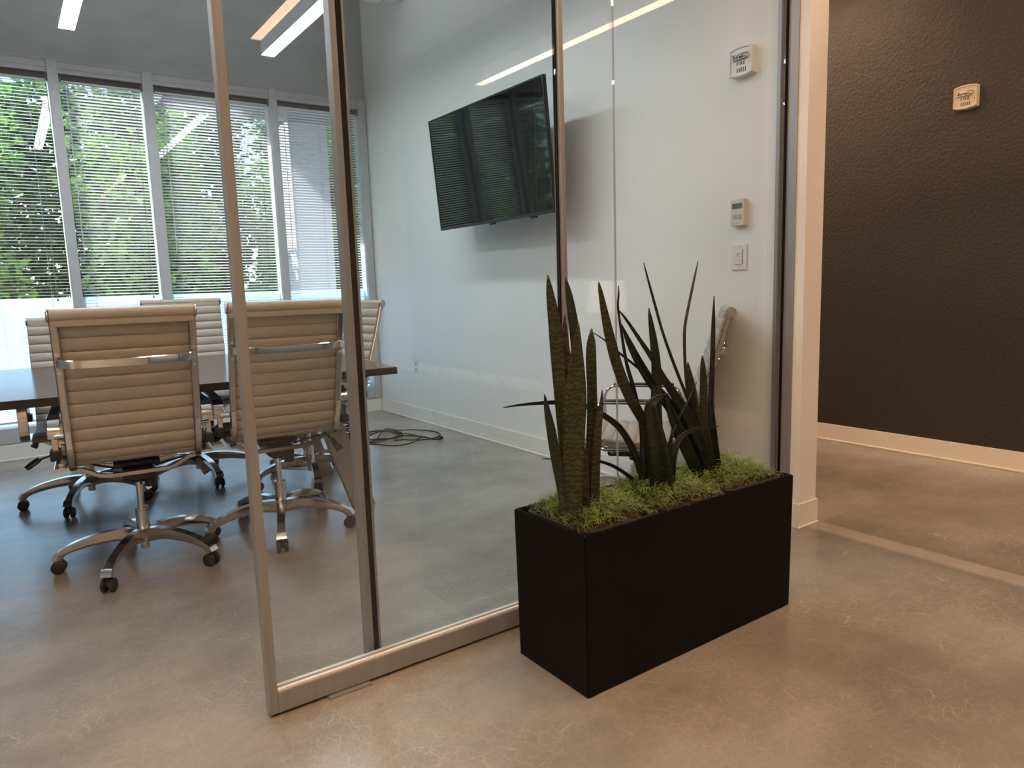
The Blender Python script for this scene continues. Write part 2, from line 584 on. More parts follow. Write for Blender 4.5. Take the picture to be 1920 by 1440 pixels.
def text_obj(name, body, size, m, parent, loc, rot, depth=0.0006):
    cu = D.curves.new(name, 'FONT')
    cu.body = body
    cu.size = size
    cu.align_x = 'CENTER'
    cu.align_y = 'CENTER'
    cu.extrude = depth
    cu.resolution_u = 2
    cu.space_character = 1.25
    tmp = D.objects.new(name + '_curve', cu)
    COL.objects.link(tmp)
    dg = bpy.context.evaluated_depsgraph_get()
    me = D.meshes.new_from_object(tmp.evaluated_get(dg))
    D.objects.remove(tmp)
    D.curves.remove(cu)
    me.materials.clear()
    me.materials.append(m)
    o = D.objects.new(name, me)
    COL.objects.link(o)
    o.parent = parent
    o.location = loc
    o.rotation_euler = rot
    return o

# ================================================================== THE SETTING
XT = 2.751      # meeting-room side of the wall that carries the screen
YW = 5.98       # inside face of the window wall
YG = 1.86       # fixed glass plane
XD = 4.44       # dark corridor wall
CH = 3.9        # ceiling height

struct('floor', boxes(((-5, -5, -0.12), (XD + 0.2, YW + 0.22, 0))), M['floor'], 'grey brown polished concrete floor with pale hairline cracks', 'floor')
struct('ceiling', boxes(((-5, -5, CH), (XD + 0.2, 6.2, CH + 0.15))), M['ceiling'], 'plain painted ceiling high above both rooms', 'ceiling')
struct('wall_right', boxes(((XT, 1.755, 0), (2.880, 6.2, CH))), M['wall_white'], 'white wall carrying the television, ending beside the planter', 'wall')
struct('wall_corridor', boxes(((XD, -5, 0), (XD + 0.14, 6.2, CH))), M['wall_dark'], 'very dark brown textured corridor wall', 'wall')
struct('wall_corridor_end', boxes(((2.88, 6.06, 0), (XD, 6.2, CH))), M['wall_white'], 'white wall closing the far end of the corridor', 'wall')
struct('wall_left', boxes(((-5.1, -5, 0), (-5, 6.2, CH))), M['wall_white'], 'white side wall far to the left of both rooms', 'wall')
struct('wall_front', boxes(((-5.1, -5.1, 0), (XD + 0.14, -5, CH))), M['wall_white'], 'white lobby wall behind the viewpoint', 'wall')
struct('wall_back', boxes(((-5, YW + 0.004, 2.715), (XT, YW + 0.2, CH)), ((-5, YW + 0.004, 0), (XT, YW + 0.2, 0.118))), M['upper_grey'], 'grey painted wall above the blinds, wrinkled and scuffed', 'wall')
struct('wall_partition', boxes(((-5, 1.80, 0), (-0.62, 1.93, CH)), ((-0.62, 1.80, 2.78), (XT, 1.93, CH))), M['wall_white'], 'white plaster bulkhead above and left of the sliding glass door', 'wall')

# baseboards (cove base with a thin toe)
def base(name, lo, hi, axis, sgn, label):
    bm = new_bm()
    add_box(bm, lo, hi, 0.002)
    l2, h2 = list(lo), list(hi)
    h2[2] = 0.012
    if sgn > 0:
        h2[axis] += 0.007
    else:
        l2[axis] -= 0.007
    add_box(bm, l2, h2, 0.003)
    return struct(name, bm, M['base_white'], label, 'baseboard')
base('baseboard_right', (XT - 0.008, 1.90, 0), (XT, YW, 0.115), 0, -1, 'white baseboard under the television wall')
base('baseboard_back', (-5, YW - 0.008, 0), (XT - 0.009, YW + 0.004, 0.112), 1, -1, 'white baseboard under the windows')
base('baseboard_corridor', (XD - 0.008, -5, 0), (XD, 6.06, 0.112), 0, -1, 'white baseboard along the dark wall')
bm = new_bm()
add_box(bm, (XT - 0.008, 1.747, 0), (2.888, 1.755, 0.112), 0.002)
add_box(bm, (XT - 0.008, 1.755, 0), (XT, 1.797, 0.112), 0.002)
add_box(bm, (2.880, 1.755, 0), (2.888, 6.06, 0.112), 0.002)
add_box(bm, (XT - 0.012, 1.741, 0), (2.892, 1.752, 0.010), 0.003)
struct('baseboard_wall_end', bm, M['base_white'], 'white baseboard wrapped round the wall end beside the planter', 'baseboard')

# ------------------------------------------------------------------ window wall
mull = [(0.415, 0.478), (0.999, 1.069), (1.916, 1.976), (2.680, 2.742)]
bays = [(-0.42, 0.415), (0.478, 0.999), (1.069, 1.916), (1.976, 2.680)]
ZH, ZS = 2.640, 0.225
YF = YW + 0.125
for i, (a, b) in enumerate(mull):
    struct('trim_%d' % (i + 1), boxes(((a, YW - 0.012, 0.118), (b, YF, 2.722), 0.002)), M['frame'],
           ['pale grey window post right of the leftmost blind', 'pale grey window post between the second and third blinds', 'pale grey window post between the third and fourth blinds', 'pale grey window jamb in the corner by the television wall'][i], 'window post')
struct('trim_5', boxes(((-0.48, YW - 0.012, 0.118), (-0.42, YF, 2.722), 0.002)), M['frame'], 'pale grey window post left of the leftmost blind', 'window post')
struct('trim_6', boxes(((2.742, YW + 0.002, 0.118), (XT - 0.0005, YF, 2.722))), M['frame'], 'narrow filler strip between the last window jamb and white wall', 'trim')
names = ['leftmost', 'second', 'third', 'rightmost']
for i, (a, b) in enumerate(bays):
    w = struct_empty('window_%d' % (i + 1), '%s tall window behind a horizontal blind' % names[i], 'window')
    obj('head_frame', boxes(((a, YW, ZH), (b, YF, 2.712), 0.002), ((a, YW - 0.004, ZH + 0.03), (b, YW, 2.712), 0.001)), M['frame'], w)
    obj('sill_frame', boxes(((a, YW - 0.004, 0.118), (b, YF, ZS), 0.002)), M['frame'], w)
    obj('pane', boxes(((a + 0.002, YF - 0.030, ZS), (b - 0.002, YF - 0.024, ZH))), M['window_glass'], w)
    obj('privacy_film', boxes(((a + 0.002, YF - 0.0235, ZS), (b - 0.002, YF - 0.0225, 1.112))), M['film'], w)['label'] = 'frosted white film on the lower glass'
# solid wall left of the modelled windows (out of view)
struct('wall_back_left', boxes(((-5, YW + 0.004, 0.118), (-0.48, YW + 0.2, 2.715))), M['wall_white'], 'white wall to the left of the window row', 'wall')

# ------------------------------------------------------------------ blinds
slat_bm = new_bm()
SW = 0.0125
for s in (0, 1):
    pass
prof = [(-SW, 0.0), (-SW * 0.5, 0.0013), (0, 0.0018), (SW * 0.5, 0.0013), (SW, 0.0)]
va, vb = [], []
for y, z in prof:
    va.append(slat_bm.verts.new((-0.5, y, z)))
    vb.append(slat_bm.verts.new((0.5, y, z)))
for k in range(4):
    slat_bm.faces.new((va[k], vb[k], vb[k + 1], va[k + 1]))
slat_me = D.meshes.new('slat')
slat_bm.to_mesh(slat_me)
slat_bm.free()
slat_me.materials.append(M['slat'])
for p in slat_me.polygons:
    p.use_smooth = True
tilts = [-1, 15, 16, 15]
blind_labels = ['white horizontal blind on the leftmost window, slats level and open on leaves', 'white horizontal blind on the narrow second window from the left',
                'white horizontal blind on the wide third window, behind the door stile', 'white horizontal blind on the rightmost window, before a pale pier']
for i, (a, b) in enumerate(bays):
    yb = YW + 0.038
    t = thing('venetian_blind', blind_labels[i], 'blind', ((a + b) / 2, yb, ZS), 0, 'venetian blinds on the meeting room windows')
    hw = (b - a) / 2 - 0.006
    bm = new_bm()
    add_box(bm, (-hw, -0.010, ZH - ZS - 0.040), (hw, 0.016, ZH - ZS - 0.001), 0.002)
    hr = obj('headrail', bm, M['headrail_shade'], t)  # shaded band under the head frame is put into this colour
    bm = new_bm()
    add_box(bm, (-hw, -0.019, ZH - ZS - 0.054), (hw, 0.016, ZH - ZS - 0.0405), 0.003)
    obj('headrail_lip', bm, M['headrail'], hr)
    for sx in (-1, 1):
        bm = new_bm()
        add_box(bm, (sx * (hw + 0.003) - 0.012, -0.02, ZH - ZS - 0.050), (sx * (hw + 0.003) + 0.012, 0.02, ZH - ZS - 0.001), 0.001)
        obj('bracket', bm, M['soffit'], t)
    ztop, zbot = ZH - ZS - 0.068, 0.055
    n = int((ztop - zbot) / 0.0222)
    rng = random.Random(i + 3)
    for k in range(n + 1):
        s = D.objects.new('slat', slat_me)
        COL.objects.link(s)
        s.parent = t
        s.location = (0, 0, ztop - k * 0.0222)
        s.scale = (2 * (hw - 0.004), 1, 1)
        s.rotation_euler = (math.radians(-(tilts[i] + rng.uniform(-1.2, 1.2))), math.radians(rng.uniform(-0.05, 0.05)), 0)
    bm = new_bm()
    add_box(bm, (-hw + 0.003, -0.012, zbot - 0.030), (hw - 0.003, 0.012, zbot - 0.016), 0.003)
    obj('bottom_rail', bm, M['headrail'], t)
    for fx in (-0.68, 0.68) if hw < 0.3 else (-0.72, 0.0, 0.72):
        bm = new_bm()
        for yy in (-0.0135, 0.0135):
            add_cyl(bm, (fx * hw, yy, zbot - 0.02), (fx * hw, yy, ztop + 0.02), 0.0008, seg=4)
        obj('ladder_cord', bm, M['cord'], t)
    bm = new_bm()
    px = 0.80 * hw
    zt = 0.862 if i != 2 else 0.96
    add_cyl(bm, (px, -0.018, zt + 0.02), (px, -0.018, ztop + 0.02), 0.0011, seg=5)
    add_cyl(bm, (px - 0.006, -0.018, zt + 0.02), (px + 0.012, -0.018, ztop + 0.02), 0.0011, seg=5)
    pc = obj('pull_cord', bm, M['cord'], t)
    bm = new_bm()
    if i == 2:
        bmesh.ops.create_cone(bm, segments=4, radius1=0.001, radius2=0.001, depth=0.001)
        bm.clear()
        ring = [(px + 0.014 * math.cos(q * PI / 8), -0.019, zt + 0.005 + 0.014 * math.sin(q * PI / 8)) for q in range(16)]
        add_sweep(bm, ring, circ(0.0016, 5), closed=True, side=(0, 1, 0))
        obj('cord_ring', bm, M['ink'], pc)
    else:
        add_lathe(bm, [(0.0015, 0.024), (0.003, 0.018), (0.006, 0.004), (0.0065, 0.0)], (px, -0.018, zt), seg=10)
        obj('cord_tassel', bm, M['ink'], pc)
    bm = new_bm()
    add_cyl(bm, (-0.86 * hw, -0.020, ztop - 1.15), (-0.86 * hw, -0.020, ztop + 0.01), 0.0035, seg=6)
    obj('tilt_wand', bm, M['headrail'], t, smooth=False)

# ------------------------------------------------------------------ glass partition
gp = struct_empty('wall_glass', 'fixed frameless glass partition standing behind the planter', 'glass wall')
obj('pane', boxes(((0.799, YG - 0.006, 0.034), (1.7695, YG + 0.006, 2.78))), M['glass'], gp)
obj('pane', boxes(((1.7725, YG - 0.006, 0.034), (2.7385, YG + 0.006, 2.78))), M['glass'], gp)
obj('joint_seal', boxes(((1.7698, YG - 0.004, 0.034), (1.7722, YG + 0.004, 2.78))), M['grey_plastic'], gp)
obj('end_post', boxes(((0.762, 1.845, 0.002), (0.780, 1.884, 2.79), 0.0015)), M['alu'], gp)
obj('end_gasket', boxes(((0.7802, 1.8445, 0.004), (0.7950, 1.876, 2.785))), M['gasket'], gp)
obj('end_bead', boxes(((0.7952, 1.846, 0.03), (0.804, 1.882, 2.78), 0.003)), M['alu'], gp)
obj('floor_channel', boxes(((0.7945, 1.838, 0.001), (2.738, 1.850, 0.030), 0.001), ((0.7945, 1.870, 0.001), (2.738, 1.882, 0.030), 0.001), ((0.7945, 1.850, 0.001), (2.738, 1.870, 0.012)))    , M['alu_bright'], gp)
obj('glazing_bead', boxes(((0.8045, 1.8505, 0.0125), (2.738, 1.8535, 0.034)), ((0.8045, 1.8665, 0.0125), (2.738, 1.8695, 0.034))), M['gasket'], gp)
obj('wall_channel', boxes(((2.7445, 1.799, 0.031), (2.7505, 1.888, 2.78), 0.0008), ((2.728, 1.869, 0.031), (2.745, 1.886, 2.78), 0.0008)), M['alu'], gp)
obj('wall_gasket', boxes(((2.736, 1.8455, 0.0345), (2.7443, 1.8535, 2.78))), M['gasket'], gp)
obj('head_channel', boxes(((0.762, 1.832, 2.781), (2.744, 1.888, 2.815))), M['alu'], gp)

dr = struct_empty('door_1', 'aluminium framed sliding glass door slid open past the fixed glass', 'door')
y0, y1 = 1.785, 1.822
obj('stile', boxes(((0.457, y0, 0.009), (0.480, y1, 2.74), 0.0015)), M['alu'], dr)
obj('stile', boxes(((1.474, y0, 0.009), (1.490, y1, 2.74), 0.0015)), M['alu'], dr)
obj('stile_gasket', boxes(((1.4690, 1.800, 0.07), (1.4738, 1.812, 2.73))), M['gasket'], dr)
obj('bottom_rail', boxes(((0.4803, y0, 0.009), (1.4738, y1, 0.064), 0.001)), M['alu'], dr)
obj('rail_bead', boxes(((0.4803, 1.788, 0.0645), (1.4738, 1.798, 0.0725), 0.001)), M['alu_bright'], dr)
obj('rail_bead', boxes(((0.4803, 1.8085, 0.0645), (1.4738, 1.8195, 0.0725), 0.001)), M['alu_bright'], dr)
obj('top_rail', boxes(((0.4803, y0, 2.68), (1.4738, y1, 2.74), 0.001)), M['alu'], dr)
obj('pane', boxes(((0.4803, 1.7985, 0.065), (1.4688, 1.8065, 2.68))), M['glass'], dr)
obj('drop_seal', boxes(((0.4603, 1.795, 0.0015), (1.4738, 1.812, 0.0085))), M['gasket'], dr)
obj('hanger_track', boxes(((-0.62, 1.782, 2.745), (1.60, 1.798, 2.80))), M['alu'], dr)
tag(obj('floor_guide', boxes(((0.612, 1.771, 0.0), (0.735, 1.7935, 0.0065), 0.001)), M['alu']), 'flat aluminium floor guide under the sliding door rail', 'door guide')

# ------------------------------------------------------------------ overhead duct seen in the top corner
dd = thing('ceiling_duct', 'white round air duct near the ceiling, above the television wall corner', 'duct')
dpath = catmull([(2.36, 5.2, CH), (2.36, 5.2, 3.62), (2.40, 5.2, 3.42), (2.52, 5.2, 3.385), (2.75, 5.2, 3.445)], 30)
bm = new_bm()
add_sweep(bm, dpath, circ(0.15, 24), side=(0, 1, 0))
obj('duct_body', bm, M['duct'], dd, autosmooth=40)
for f in (17, 23, 28):
    bm = new_bm()
    add_sweep(bm, [dpath[f].lerp(dpath[f + 1], 0.1), dpath[f].lerp(dpath[f + 1], 0.35)], circ(0.153, 24), side=(0, 1, 0))
    obj('seam_band', bm, M['grey_plastic'], dd, autosmooth=40)
bm = new_bm()
add_cyl(bm, (2.62, 5.2, 3.54), (2.62, 5.2, CH), 0.004, seg=6)
obj('hanger_rod', bm, M['alu'], dd)

# ------------------------------------------------------------------ linear pendant lights
def pendant(x0, x1, ya, yb, z, led, label, group):
    t = thing('linear_pendant', label, 'ceiling light', ((x0 + x1) / 2, (ya + yb) / 2, z), 0, group)
    hx, hy = (x1 - x0) / 2, (yb - ya) / 2
    bm = new_bm()
    add_box(bm, (-hx, -hy, 0.003), (hx, hy, 0.105), 0.0015)
    obj('housing', bm, M['pend_body'], t)
    bm = new_bm()
    add_box(bm, (-hx + 0.002, -hy + 0.002, 0), (hx - 0.002, hy - 0.002, 0.0028))
    obj('diffuser', bm, led, t)
    if led is M['led_cool']:  # unseen upward glow added to brighten the ceiling and upper wall
        bm = new_bm()
        add_box(bm, (-hx + 0.006, -hy + 0.006, 0.1052), (hx - 0.006, hy - 0.006, 0.108))
        obj('added_uplight', bm, M['led_added_up'], t)
    for s in (-0.8, 0.8):
        bm = new_bm()
        add_cyl(bm, (0, s * hy, 0.105), (0, s * hy, CH - z), 0.0012, seg=5)
        obj('suspension_wire', bm, M['cord'], t)
    return t
pendant(0.444, 0.530, 2.75, 5.205, 2.70, M['led_cool'], 'white linear pendant light at the top left, over the table', 'meeting room pendants')
pendant(1.613, 1.699, 2.70, 5.12, 2.70, M['led_cool'], 'white linear pendant light seen beside the door post', 'meeting room pendants')
pendant(3.275, 3.350, -1.31, 1.60, 2.70, M['led_warm'], 'warm linear pendant over the lobby, mirrored across the glass above the television', 'lobby pendants')
pendant(1.461, 1.527, -1.23, 1.30, 2.70, M['led_warm'], 'warm linear pendant over the lobby, mirrored in the sliding door top', 'lobby pendants')
pendant(-0.36, -0.29, -1.23, 1.30, 2.70, M['led_warm'], 'warm linear pendant over the lobby, left of the viewpoint', 'lobby pendants')
pendant(-4.00, -3.93, -4.60, -1.75, 2.70, M['led_warm'], 'added unseen warm pendant at the far back corner of the lobby, leftmost of all', 'lobby pendants')  # unseen pendant, added to raise the lobby light
pendant(-4.00, -3.93, -1.23, 1.30, 2.70, M['led_warm'], 'added unseen warm pendant near the partition, leftmost of all', 'lobby pendants')  # also added for lobby light, out of view
pendant(-0.36, -0.29, -4.60, -1.75, 2.70, M['led_warm'], 'added unseen warm pendant straight behind the viewpoint', 'lobby pendants')  # unseen, added to light the lobby from behind
pendant(-2.18, -2.11, -4.60, -1.75, 2.70, M['led_warm'], 'added unseen warm pendant at the far back left of the lobby', 'lobby pendants')  # added lobby light, outside the view
pendant(-2.18, -2.11, -1.23, 1.30, 2.70, M['led_warm'], 'added unseen warm pendant at the left of the lobby near the partition', 'lobby pendants')  # unseen extra pendant, added to feed the lobby light
pendant(-0.73, -0.644, 2.75, 5.205, 2.70, M['led_cool'], 'added unseen white pendant over the left end of the table', 'meeting room pendants')  # unseen pendant added to brighten the meeting room
pendant(3.20, 3.27, 2.4, 5.6, 2.90, M['corridor_led'], 'warm linear pendant along the corridor, on the side of the television wall', 'corridor pendants')
pendant(3.95, 4.02, 2.4, 5.6, 2.90, M['corridor_led'], 'added unseen warm pendant along the corridor, on the side of the dark wall', 'corridor pendants')  # second corridor pendant, added to brighten the dark wall and baseboard

def added_panel(x, y, where):  # unseen panels added to carry lobby light, placed clear of the glass reflections
    t = thing('added_ceiling_panel', 'added unseen warm panel light on the high lobby ceiling, ' + where, 'ceiling light', (x, y, CH - 0.05), 0, 'added lobby ceiling panels')
    bm = new_bm()
    for lo, hi in (((-0.17, -0.62, 0), (-0.15, 0.62, 0.05)), ((0.15, -0.62, 0), (0.17, 0.62, 0.05)), ((-0.15, -0.62, 0), (0.15, -0.60, 0.05)), ((-0.15, 0.60, 0), (0.15, 0.62, 0.05))):
        add_box(bm, lo, hi)
    obj('panel_frame', bm, M['white_plastic'], t)
    bm = new_bm()
    add_box(bm, (-0.149, -0.599, 0.006), (0.149, 0.599, 0.012))
    obj('diffuser', bm, M['added_panel_warm'], t)
for x, y, where in ((-2.9, 0.5, 'far left along the partition'), (-1.1, 0.5, 'left of the open doorway'), (0.6, 0.5, 'before the sliding door'), (2.3, 0.5, 'above the planter'),
                    (3.9, 0.5, 'beside the dark wall'), (-2.9, -2.4, 'back left of the lobby'), (-1.1, -2.4, 'behind the viewpoint'), (-4.3, -1.0, 'against the left side wall')):
    added_panel(x, y, where)

# ================================================================== CONFERENCE TABLE
th = math.radians(-5.5)
tb = thing('conference_table', 'long dark walnut conference table with splayed grey legs', 'table', (1.464, 3.004, 0), th)
# local: x along length (negative to the left), y depth
bm = new_bm()
add_box(bm, (-2.55, 0.0, 0.7105), (0.0, 1.47, 0.740), 0.001)
obj('tabletop', bm, M['wood'], tb)
bm = new_bm()
for lo, hi in (((-2.5505, -0.0012, 0.708), (0.0008, -0.0002, 0.7385)), ((-2.5505, 1.4702, 0.708), (0.0008, 1.4712, 0.7385)), ((0.0002, -0.0012, 0.708), (0.0012, 1.4712, 0.7385))):
    add_box(bm, lo, hi)
obj('edge_band', bm, M['wood_edge'], tb)
def blade(x_top, x_bot, y_top, y_bot, w=0.115, t=0.045):
    bm = new_bm()
    vs = []
    for (x, y, z) in ((x_top, y_top, 0.708), (x_bot, y_bot, 0.0)):
        for dx, dy in ((-w / 2, -t / 2), (w / 2, -t / 2), (w / 2, t / 2), (-w / 2, t / 2)):
            vs.append(bm.verts.new((x + dx, y + dy, z)))
    for f in ((0, 1, 2, 3), (4, 5, 6, 7), (0, 1, 5, 4), (1, 2, 6, 5), (2, 3, 7, 6), (3, 0, 4, 7)):
        bm.faces.new([vs[k] for k in f])
    es = list(bm.edges)
    bmesh.ops.bevel(bm, geom=es, offset=0.002, segments=1, affect='EDGES')
    return bm
for (xt, xb) in ((-0.315, -0.085), (-2.235, -2.465)):
    for (yt, yb) in ((0.36, 0.36), (1.11, 1.11)):
        lg = obj('leg', blade(xt, xb, yt, yb), M['leg_grey'], tb)
    obj('underframe', boxes(((xt - 0.05, 0.30, 0.675), (xt + 0.05, 1.17, 0.7078), 0.003)), M['leg_edge'], tb)

# cable spine hanging under the table
bm = new_bm()
path = []
for k in range(60):
    z = 0.30 - k * 0.0050
    path.append((0.030 * math.sin(k * 1.25) + 0.0004 * k, 0.022 * math.cos(k * 1.9), max(z, 0.012)))
add_sweep(bm, path, circ(0.0055, 6))
o = obj('cable_spine', bm, M['cable'], loc=(1.69, 4.20, 0), smooth=True)
tag(o, 'black zigzag coil of cable standing on the floor beside the grey table leg', 'cable')

# ================================================================== CHAIRS
PROF = [(-0.412, 1.045), (-0.384, 0.945), (-0.352, 0.84), (-0.312, 0.72), (-0.274, 0.60), (-0.246, 0.53), (-0.207, 0.482), (-0.150, 0.462), (-0.06, 0.456), (0.06, 0.462), (0.16, 0.470), (0.215, 0.468), (0.245, 0.448)]
FINE = catmull([(0, y, z) for y, z in PROF], 240)
ARC = [0.0]
for a, b in zip(FINE, FINE[1:]):
    ARC.append(ARC[-1] + (b - a).length)
def at_arc(s):
    s = min(max(s, 0), ARC[-1])
    for k in range(len(ARC) - 1):
        if ARC[k + 1] >= s:
            u = (s - ARC[k]) / max(1e-9, ARC[k + 1] - ARC[k])
            p = FINE[k].lerp(FINE[k + 1], u)
            t = (FINE[k + 1] - FINE[k]).normalized()
            return p, t
    return FINE[-1], (FINE[-1] - FINE[-2]).normalized()
S_SPLIT = [ARC[k] for k in range(len(FINE)) if FINE[k].y > -0.215][0]

def padded(s0, s1, pitch, hw):
    """ribbed leather panel between arc lengths s0 and s1"""
    nr = max(1, round((s1 - s0) / pitch))
    pitch = (s1 - s0) / nr
    bm = new_bm()
    rows = []
    for r in range(nr):
        for q in (0.0, 0.07, 0.25, 0.5, 0.75, 0.93):
            rows.append((s0 + (r + q) * pitch, 0.0045 + 0.0085 * math.sin(PI * q) ** 0.45 if q else 0.004))
    rows.append((s1, 0.004))
    xs = [-hw, -hw * 0.96, 0.0, hw * 0.96, hw]
    front, back = [], []
    for s, th_ in rows:
        p, t = at_arc(s)
        nrm = Vector((0, t.z, -t.y)) * -1.0   # towards the sitter
        fr, bk = [], []
        for x in xs:
            k = 0.45 if abs(x) > hw * 0.98 else 1.0
            fr.append(bm.verts.new(Vector((x, p.y, p.z)) + nrm * (0.0175 + th_ * k)))
            bk.append(bm.verts.new(Vector((x, p.y, p.z)) + nrm * (0.0175 - th_ * k * 0.9)))
        front.append(fr)
        back.append(bk)
    for a, b in zip(range(len(rows) - 1), range(1, len(rows))):
        for j in range(len(xs) - 1):
            bm.faces.new((front[a][j], front[a][j + 1], front[b][j + 1], front[b][j]))
            bm.faces.new((back[a][j], back[b][j], back[b][j + 1], back[a][j + 1]))
        for j in (0, len(xs) - 1):
            bm.faces.new((front[a][j], front[b][j], back[b][j], back[a][j]))
    for k in (0, len(rows) - 1):
        for j in range(len(xs) - 1):
            bm.faces.new((front[k][j], back[k][j], back[k][j + 1], front[k][j + 1]))
    return bm

def make_chair():
    t = thing('office_chair', 'x', 'chair', group='ribbed cream swivel chairs')
    up = []   # parts that ride on the gas lift
    up.append(obj('backrest', padded(0.035, S_SPLIT, 0.050, 0.2265), M['leather'], t, autosmooth=50))
    up.append(obj('seat', padded(S_SPLIT + 0.001, ARC[-1] - 0.004, 0.050, 0.2265), M['leather'], t, autosmooth=50))
    # wrapped head roll
    bm = new_bm()
    y, z = -0.4125, 1.0465
    prof = [(0.0, -0.2255), (0.019, -0.2255), (0.0215, -0.223), (0.0215, 0.223), (0.019, 0.2255), (0.0, 0.2255)]
    add_lathe(bm, [(r if r > 0 else 0.0005, h) for r, h in prof], (0, y, z), 'X', 20)
    add_box(bm, (-0.2235, y - 0.011, z - 0.040), (0.2235, y + 0.0300, z - 0.006), 0.004)
    up.append(obj('head_roll', bm, M['leather'], t, autosmooth=40))
    for s in (-1, 1):
        rail_path = [Vector((s * 0.2165, p.y, p.z)) for p in catmull([(0, a, b) for a, b in PROF], 60)]
        bm = new_bm()
        add_sweep(bm, rail_path, rect(0.026, 0.020, 0.004), side=(1, 0, 0))
        r = obj('side_rail', bm, M['rail'], t, autosmooth=40)
        up.append(r)
        bm = new_bm()
        x0, x1 = (s * 0.2257, s * 0.2345)
        prof = [(0.0005, min(x0, x1)), (0.021, min(x0, x1)), (0.0225, min(x0, x1) + 0.002), (0.0225, max(x0, x1) - 0.002), (0.020, max(x0, x1)), (0.012, max(x0, x1) + 0.0005 * s), (0.0005, max(x0, x1))]
        add_lathe(bm, prof, (0, y, z), 'X', 20)
        e = obj('end_cap', bm, M['rail'], r, autosmooth=40)
        for dz_ in (0.030, -0.040):
            bm = new_bm()
            sA, tA = at_arc(0.165 - dz_)
            nn = Vector((0, tA.z, -tA.y))
            add_cyl(bm, Vector((s * 0.2165, sA.y, sA.z)) + nn * 0.009, Vector((s * 0.2165, sA.y, sA.z)) + nn * 0.0125, 0.0075, seg=10)
            obj('rail_bolt', bm, M['chrome'], r)
        # dark inlay plate low on the rail
        bm = new_bm()
        sA, tA = at_arc(0.505)
        sB, tB = at_arc(0.435)
        na = Vector((0, tA.z, -tA.y))
        add_sweep(bm, [Vector((s * 0.2165, sB.y, sB.z)) + na * 0.0112, Vector((s * 0.2165, sA.y, sA.z)) + na * 0.0112], rect(0.017, 0.004), side=(1, 0, 0))
        obj('rail_plate', bm, M['chrome'], r)
    # brace behind the back
    bm = new_bm()
    pA, tA = at_arc(0.165)
    nb = Vector((0, tA.z, -tA.y))
    cps = [(-0.219, 0.008), (-0.214, 0.024), (-0.19, 0.034), (-0.14, 0.041), (0, 0.046), (0.14, 0.041), (0.19, 0.034), (0.214, 0.024), (0.219, 0.008)]
    pth = [Vector((x, pA.y, pA.z)) + nb * d for x, d in cps]
    add_sweep(bm, catmull(pth, 40), rect(0.009, 0.032, 0.0025), up=Vector((0, tA.y, tA.z)))
    up.append(obj('back_brace', bm, M['chrome'], t, autosmooth=40))
    # arms: closed rounded loops of flat bar
    for s in (-1, 1):
        x = s * 0.262
        ya, yb, za, zb, rr = -0.215, 0.165, 0.452, 0.662, 0.055
        loop = []
        loop.append((x, -0.10, za))
        for cx, cz, a0 in ((yb - rr, za + rr, 270), (yb - rr, zb - rr, 0), (ya + rr, zb - rr, 90)):
            for k in range(7):
                a = math.radians(a0 + 90 * k / 6)
                loop.append((x, cx + rr * math.cos(a), cz + rr * math.sin(a)))
        bm = new_bm()
        loop.append((x, ya + 0.002, zb - rr - 0.012))
        add_sweep(bm, loop, rect(0.044, 0.011, 0.003), side=(1, 0, 0))
        am = obj('arm', bm, M['chrome'], t, autosmooth=40)
        up.append(am)
        bm = new_bm()
        add_sweep(bm, catmull([(x, yb - 0.045, zb + 0.008), (x, 0.0, zb + 0.0095), (x, ya + 0.035, zb + 0.008)], 12), rect(0.036, 0.010, 0.003), side=(1, 0, 0))
        obj('arm_pad', bm, M['black'], am, autosmooth=40)
        bm = new_bm()
        add_cyl(bm, (s * 0.226, -0.222, 0.600), (s * 0.262, -0.213, 0.600), 0.010, seg=12)
        add_box(bm, (x - 0.010, ya - 0.003, 0.550), (x + 0.010, ya + 0.007, 0.606), 0.002)
        obj('arm_mount', bm, M['chrome'], am)
        bm = new_bm()
        add_box(bm, (x - 0.020, -0.232, 0.512), (x + 0.016, -0.165, 0.551), 0.004)
        obj('arm_foot', bm, M['black'], am)
    # under-seat gear
    bm = new_bm()
    add_box(bm, (-0.058, -0.10, 0.368), (0.058, 0.13, 0.418), 0.012)
    add_box(bm, (-0.085, -0.05, 0.414), (0.085, 0.10, 0.436), 0.005)
    add_cyl(bm, (0, 0, 0.345), (0, 0, 0.376), 0.030, 0.036, seg=20)
    add_cyl(bm, (0.045, -0.03, 0.325), (0.045, -0.03, 0.376), 0.024, seg=16)
    up.append(obj('tilt_mechanism', bm, M['black'], t, autosmooth=40))
    for yy in (-0.11, 0.10):
        bm = new_bm()
        pth = [(-0.214, yy, 0.446), (-0.190, yy, 0.443), (-0.135, yy, 0.412), (-0.10, yy, 0.405), (0.10, yy, 0.405), (0.135, yy, 0.412), (0.190, yy, 0.443), (0.214, yy, 0.446)]
        add_sweep(bm, pth, rect(0.014, 0.018, 0.002), side=(0, 1, 0))
        up.append(obj('seat_support', bm, M['rail'], t, autosmooth=30))
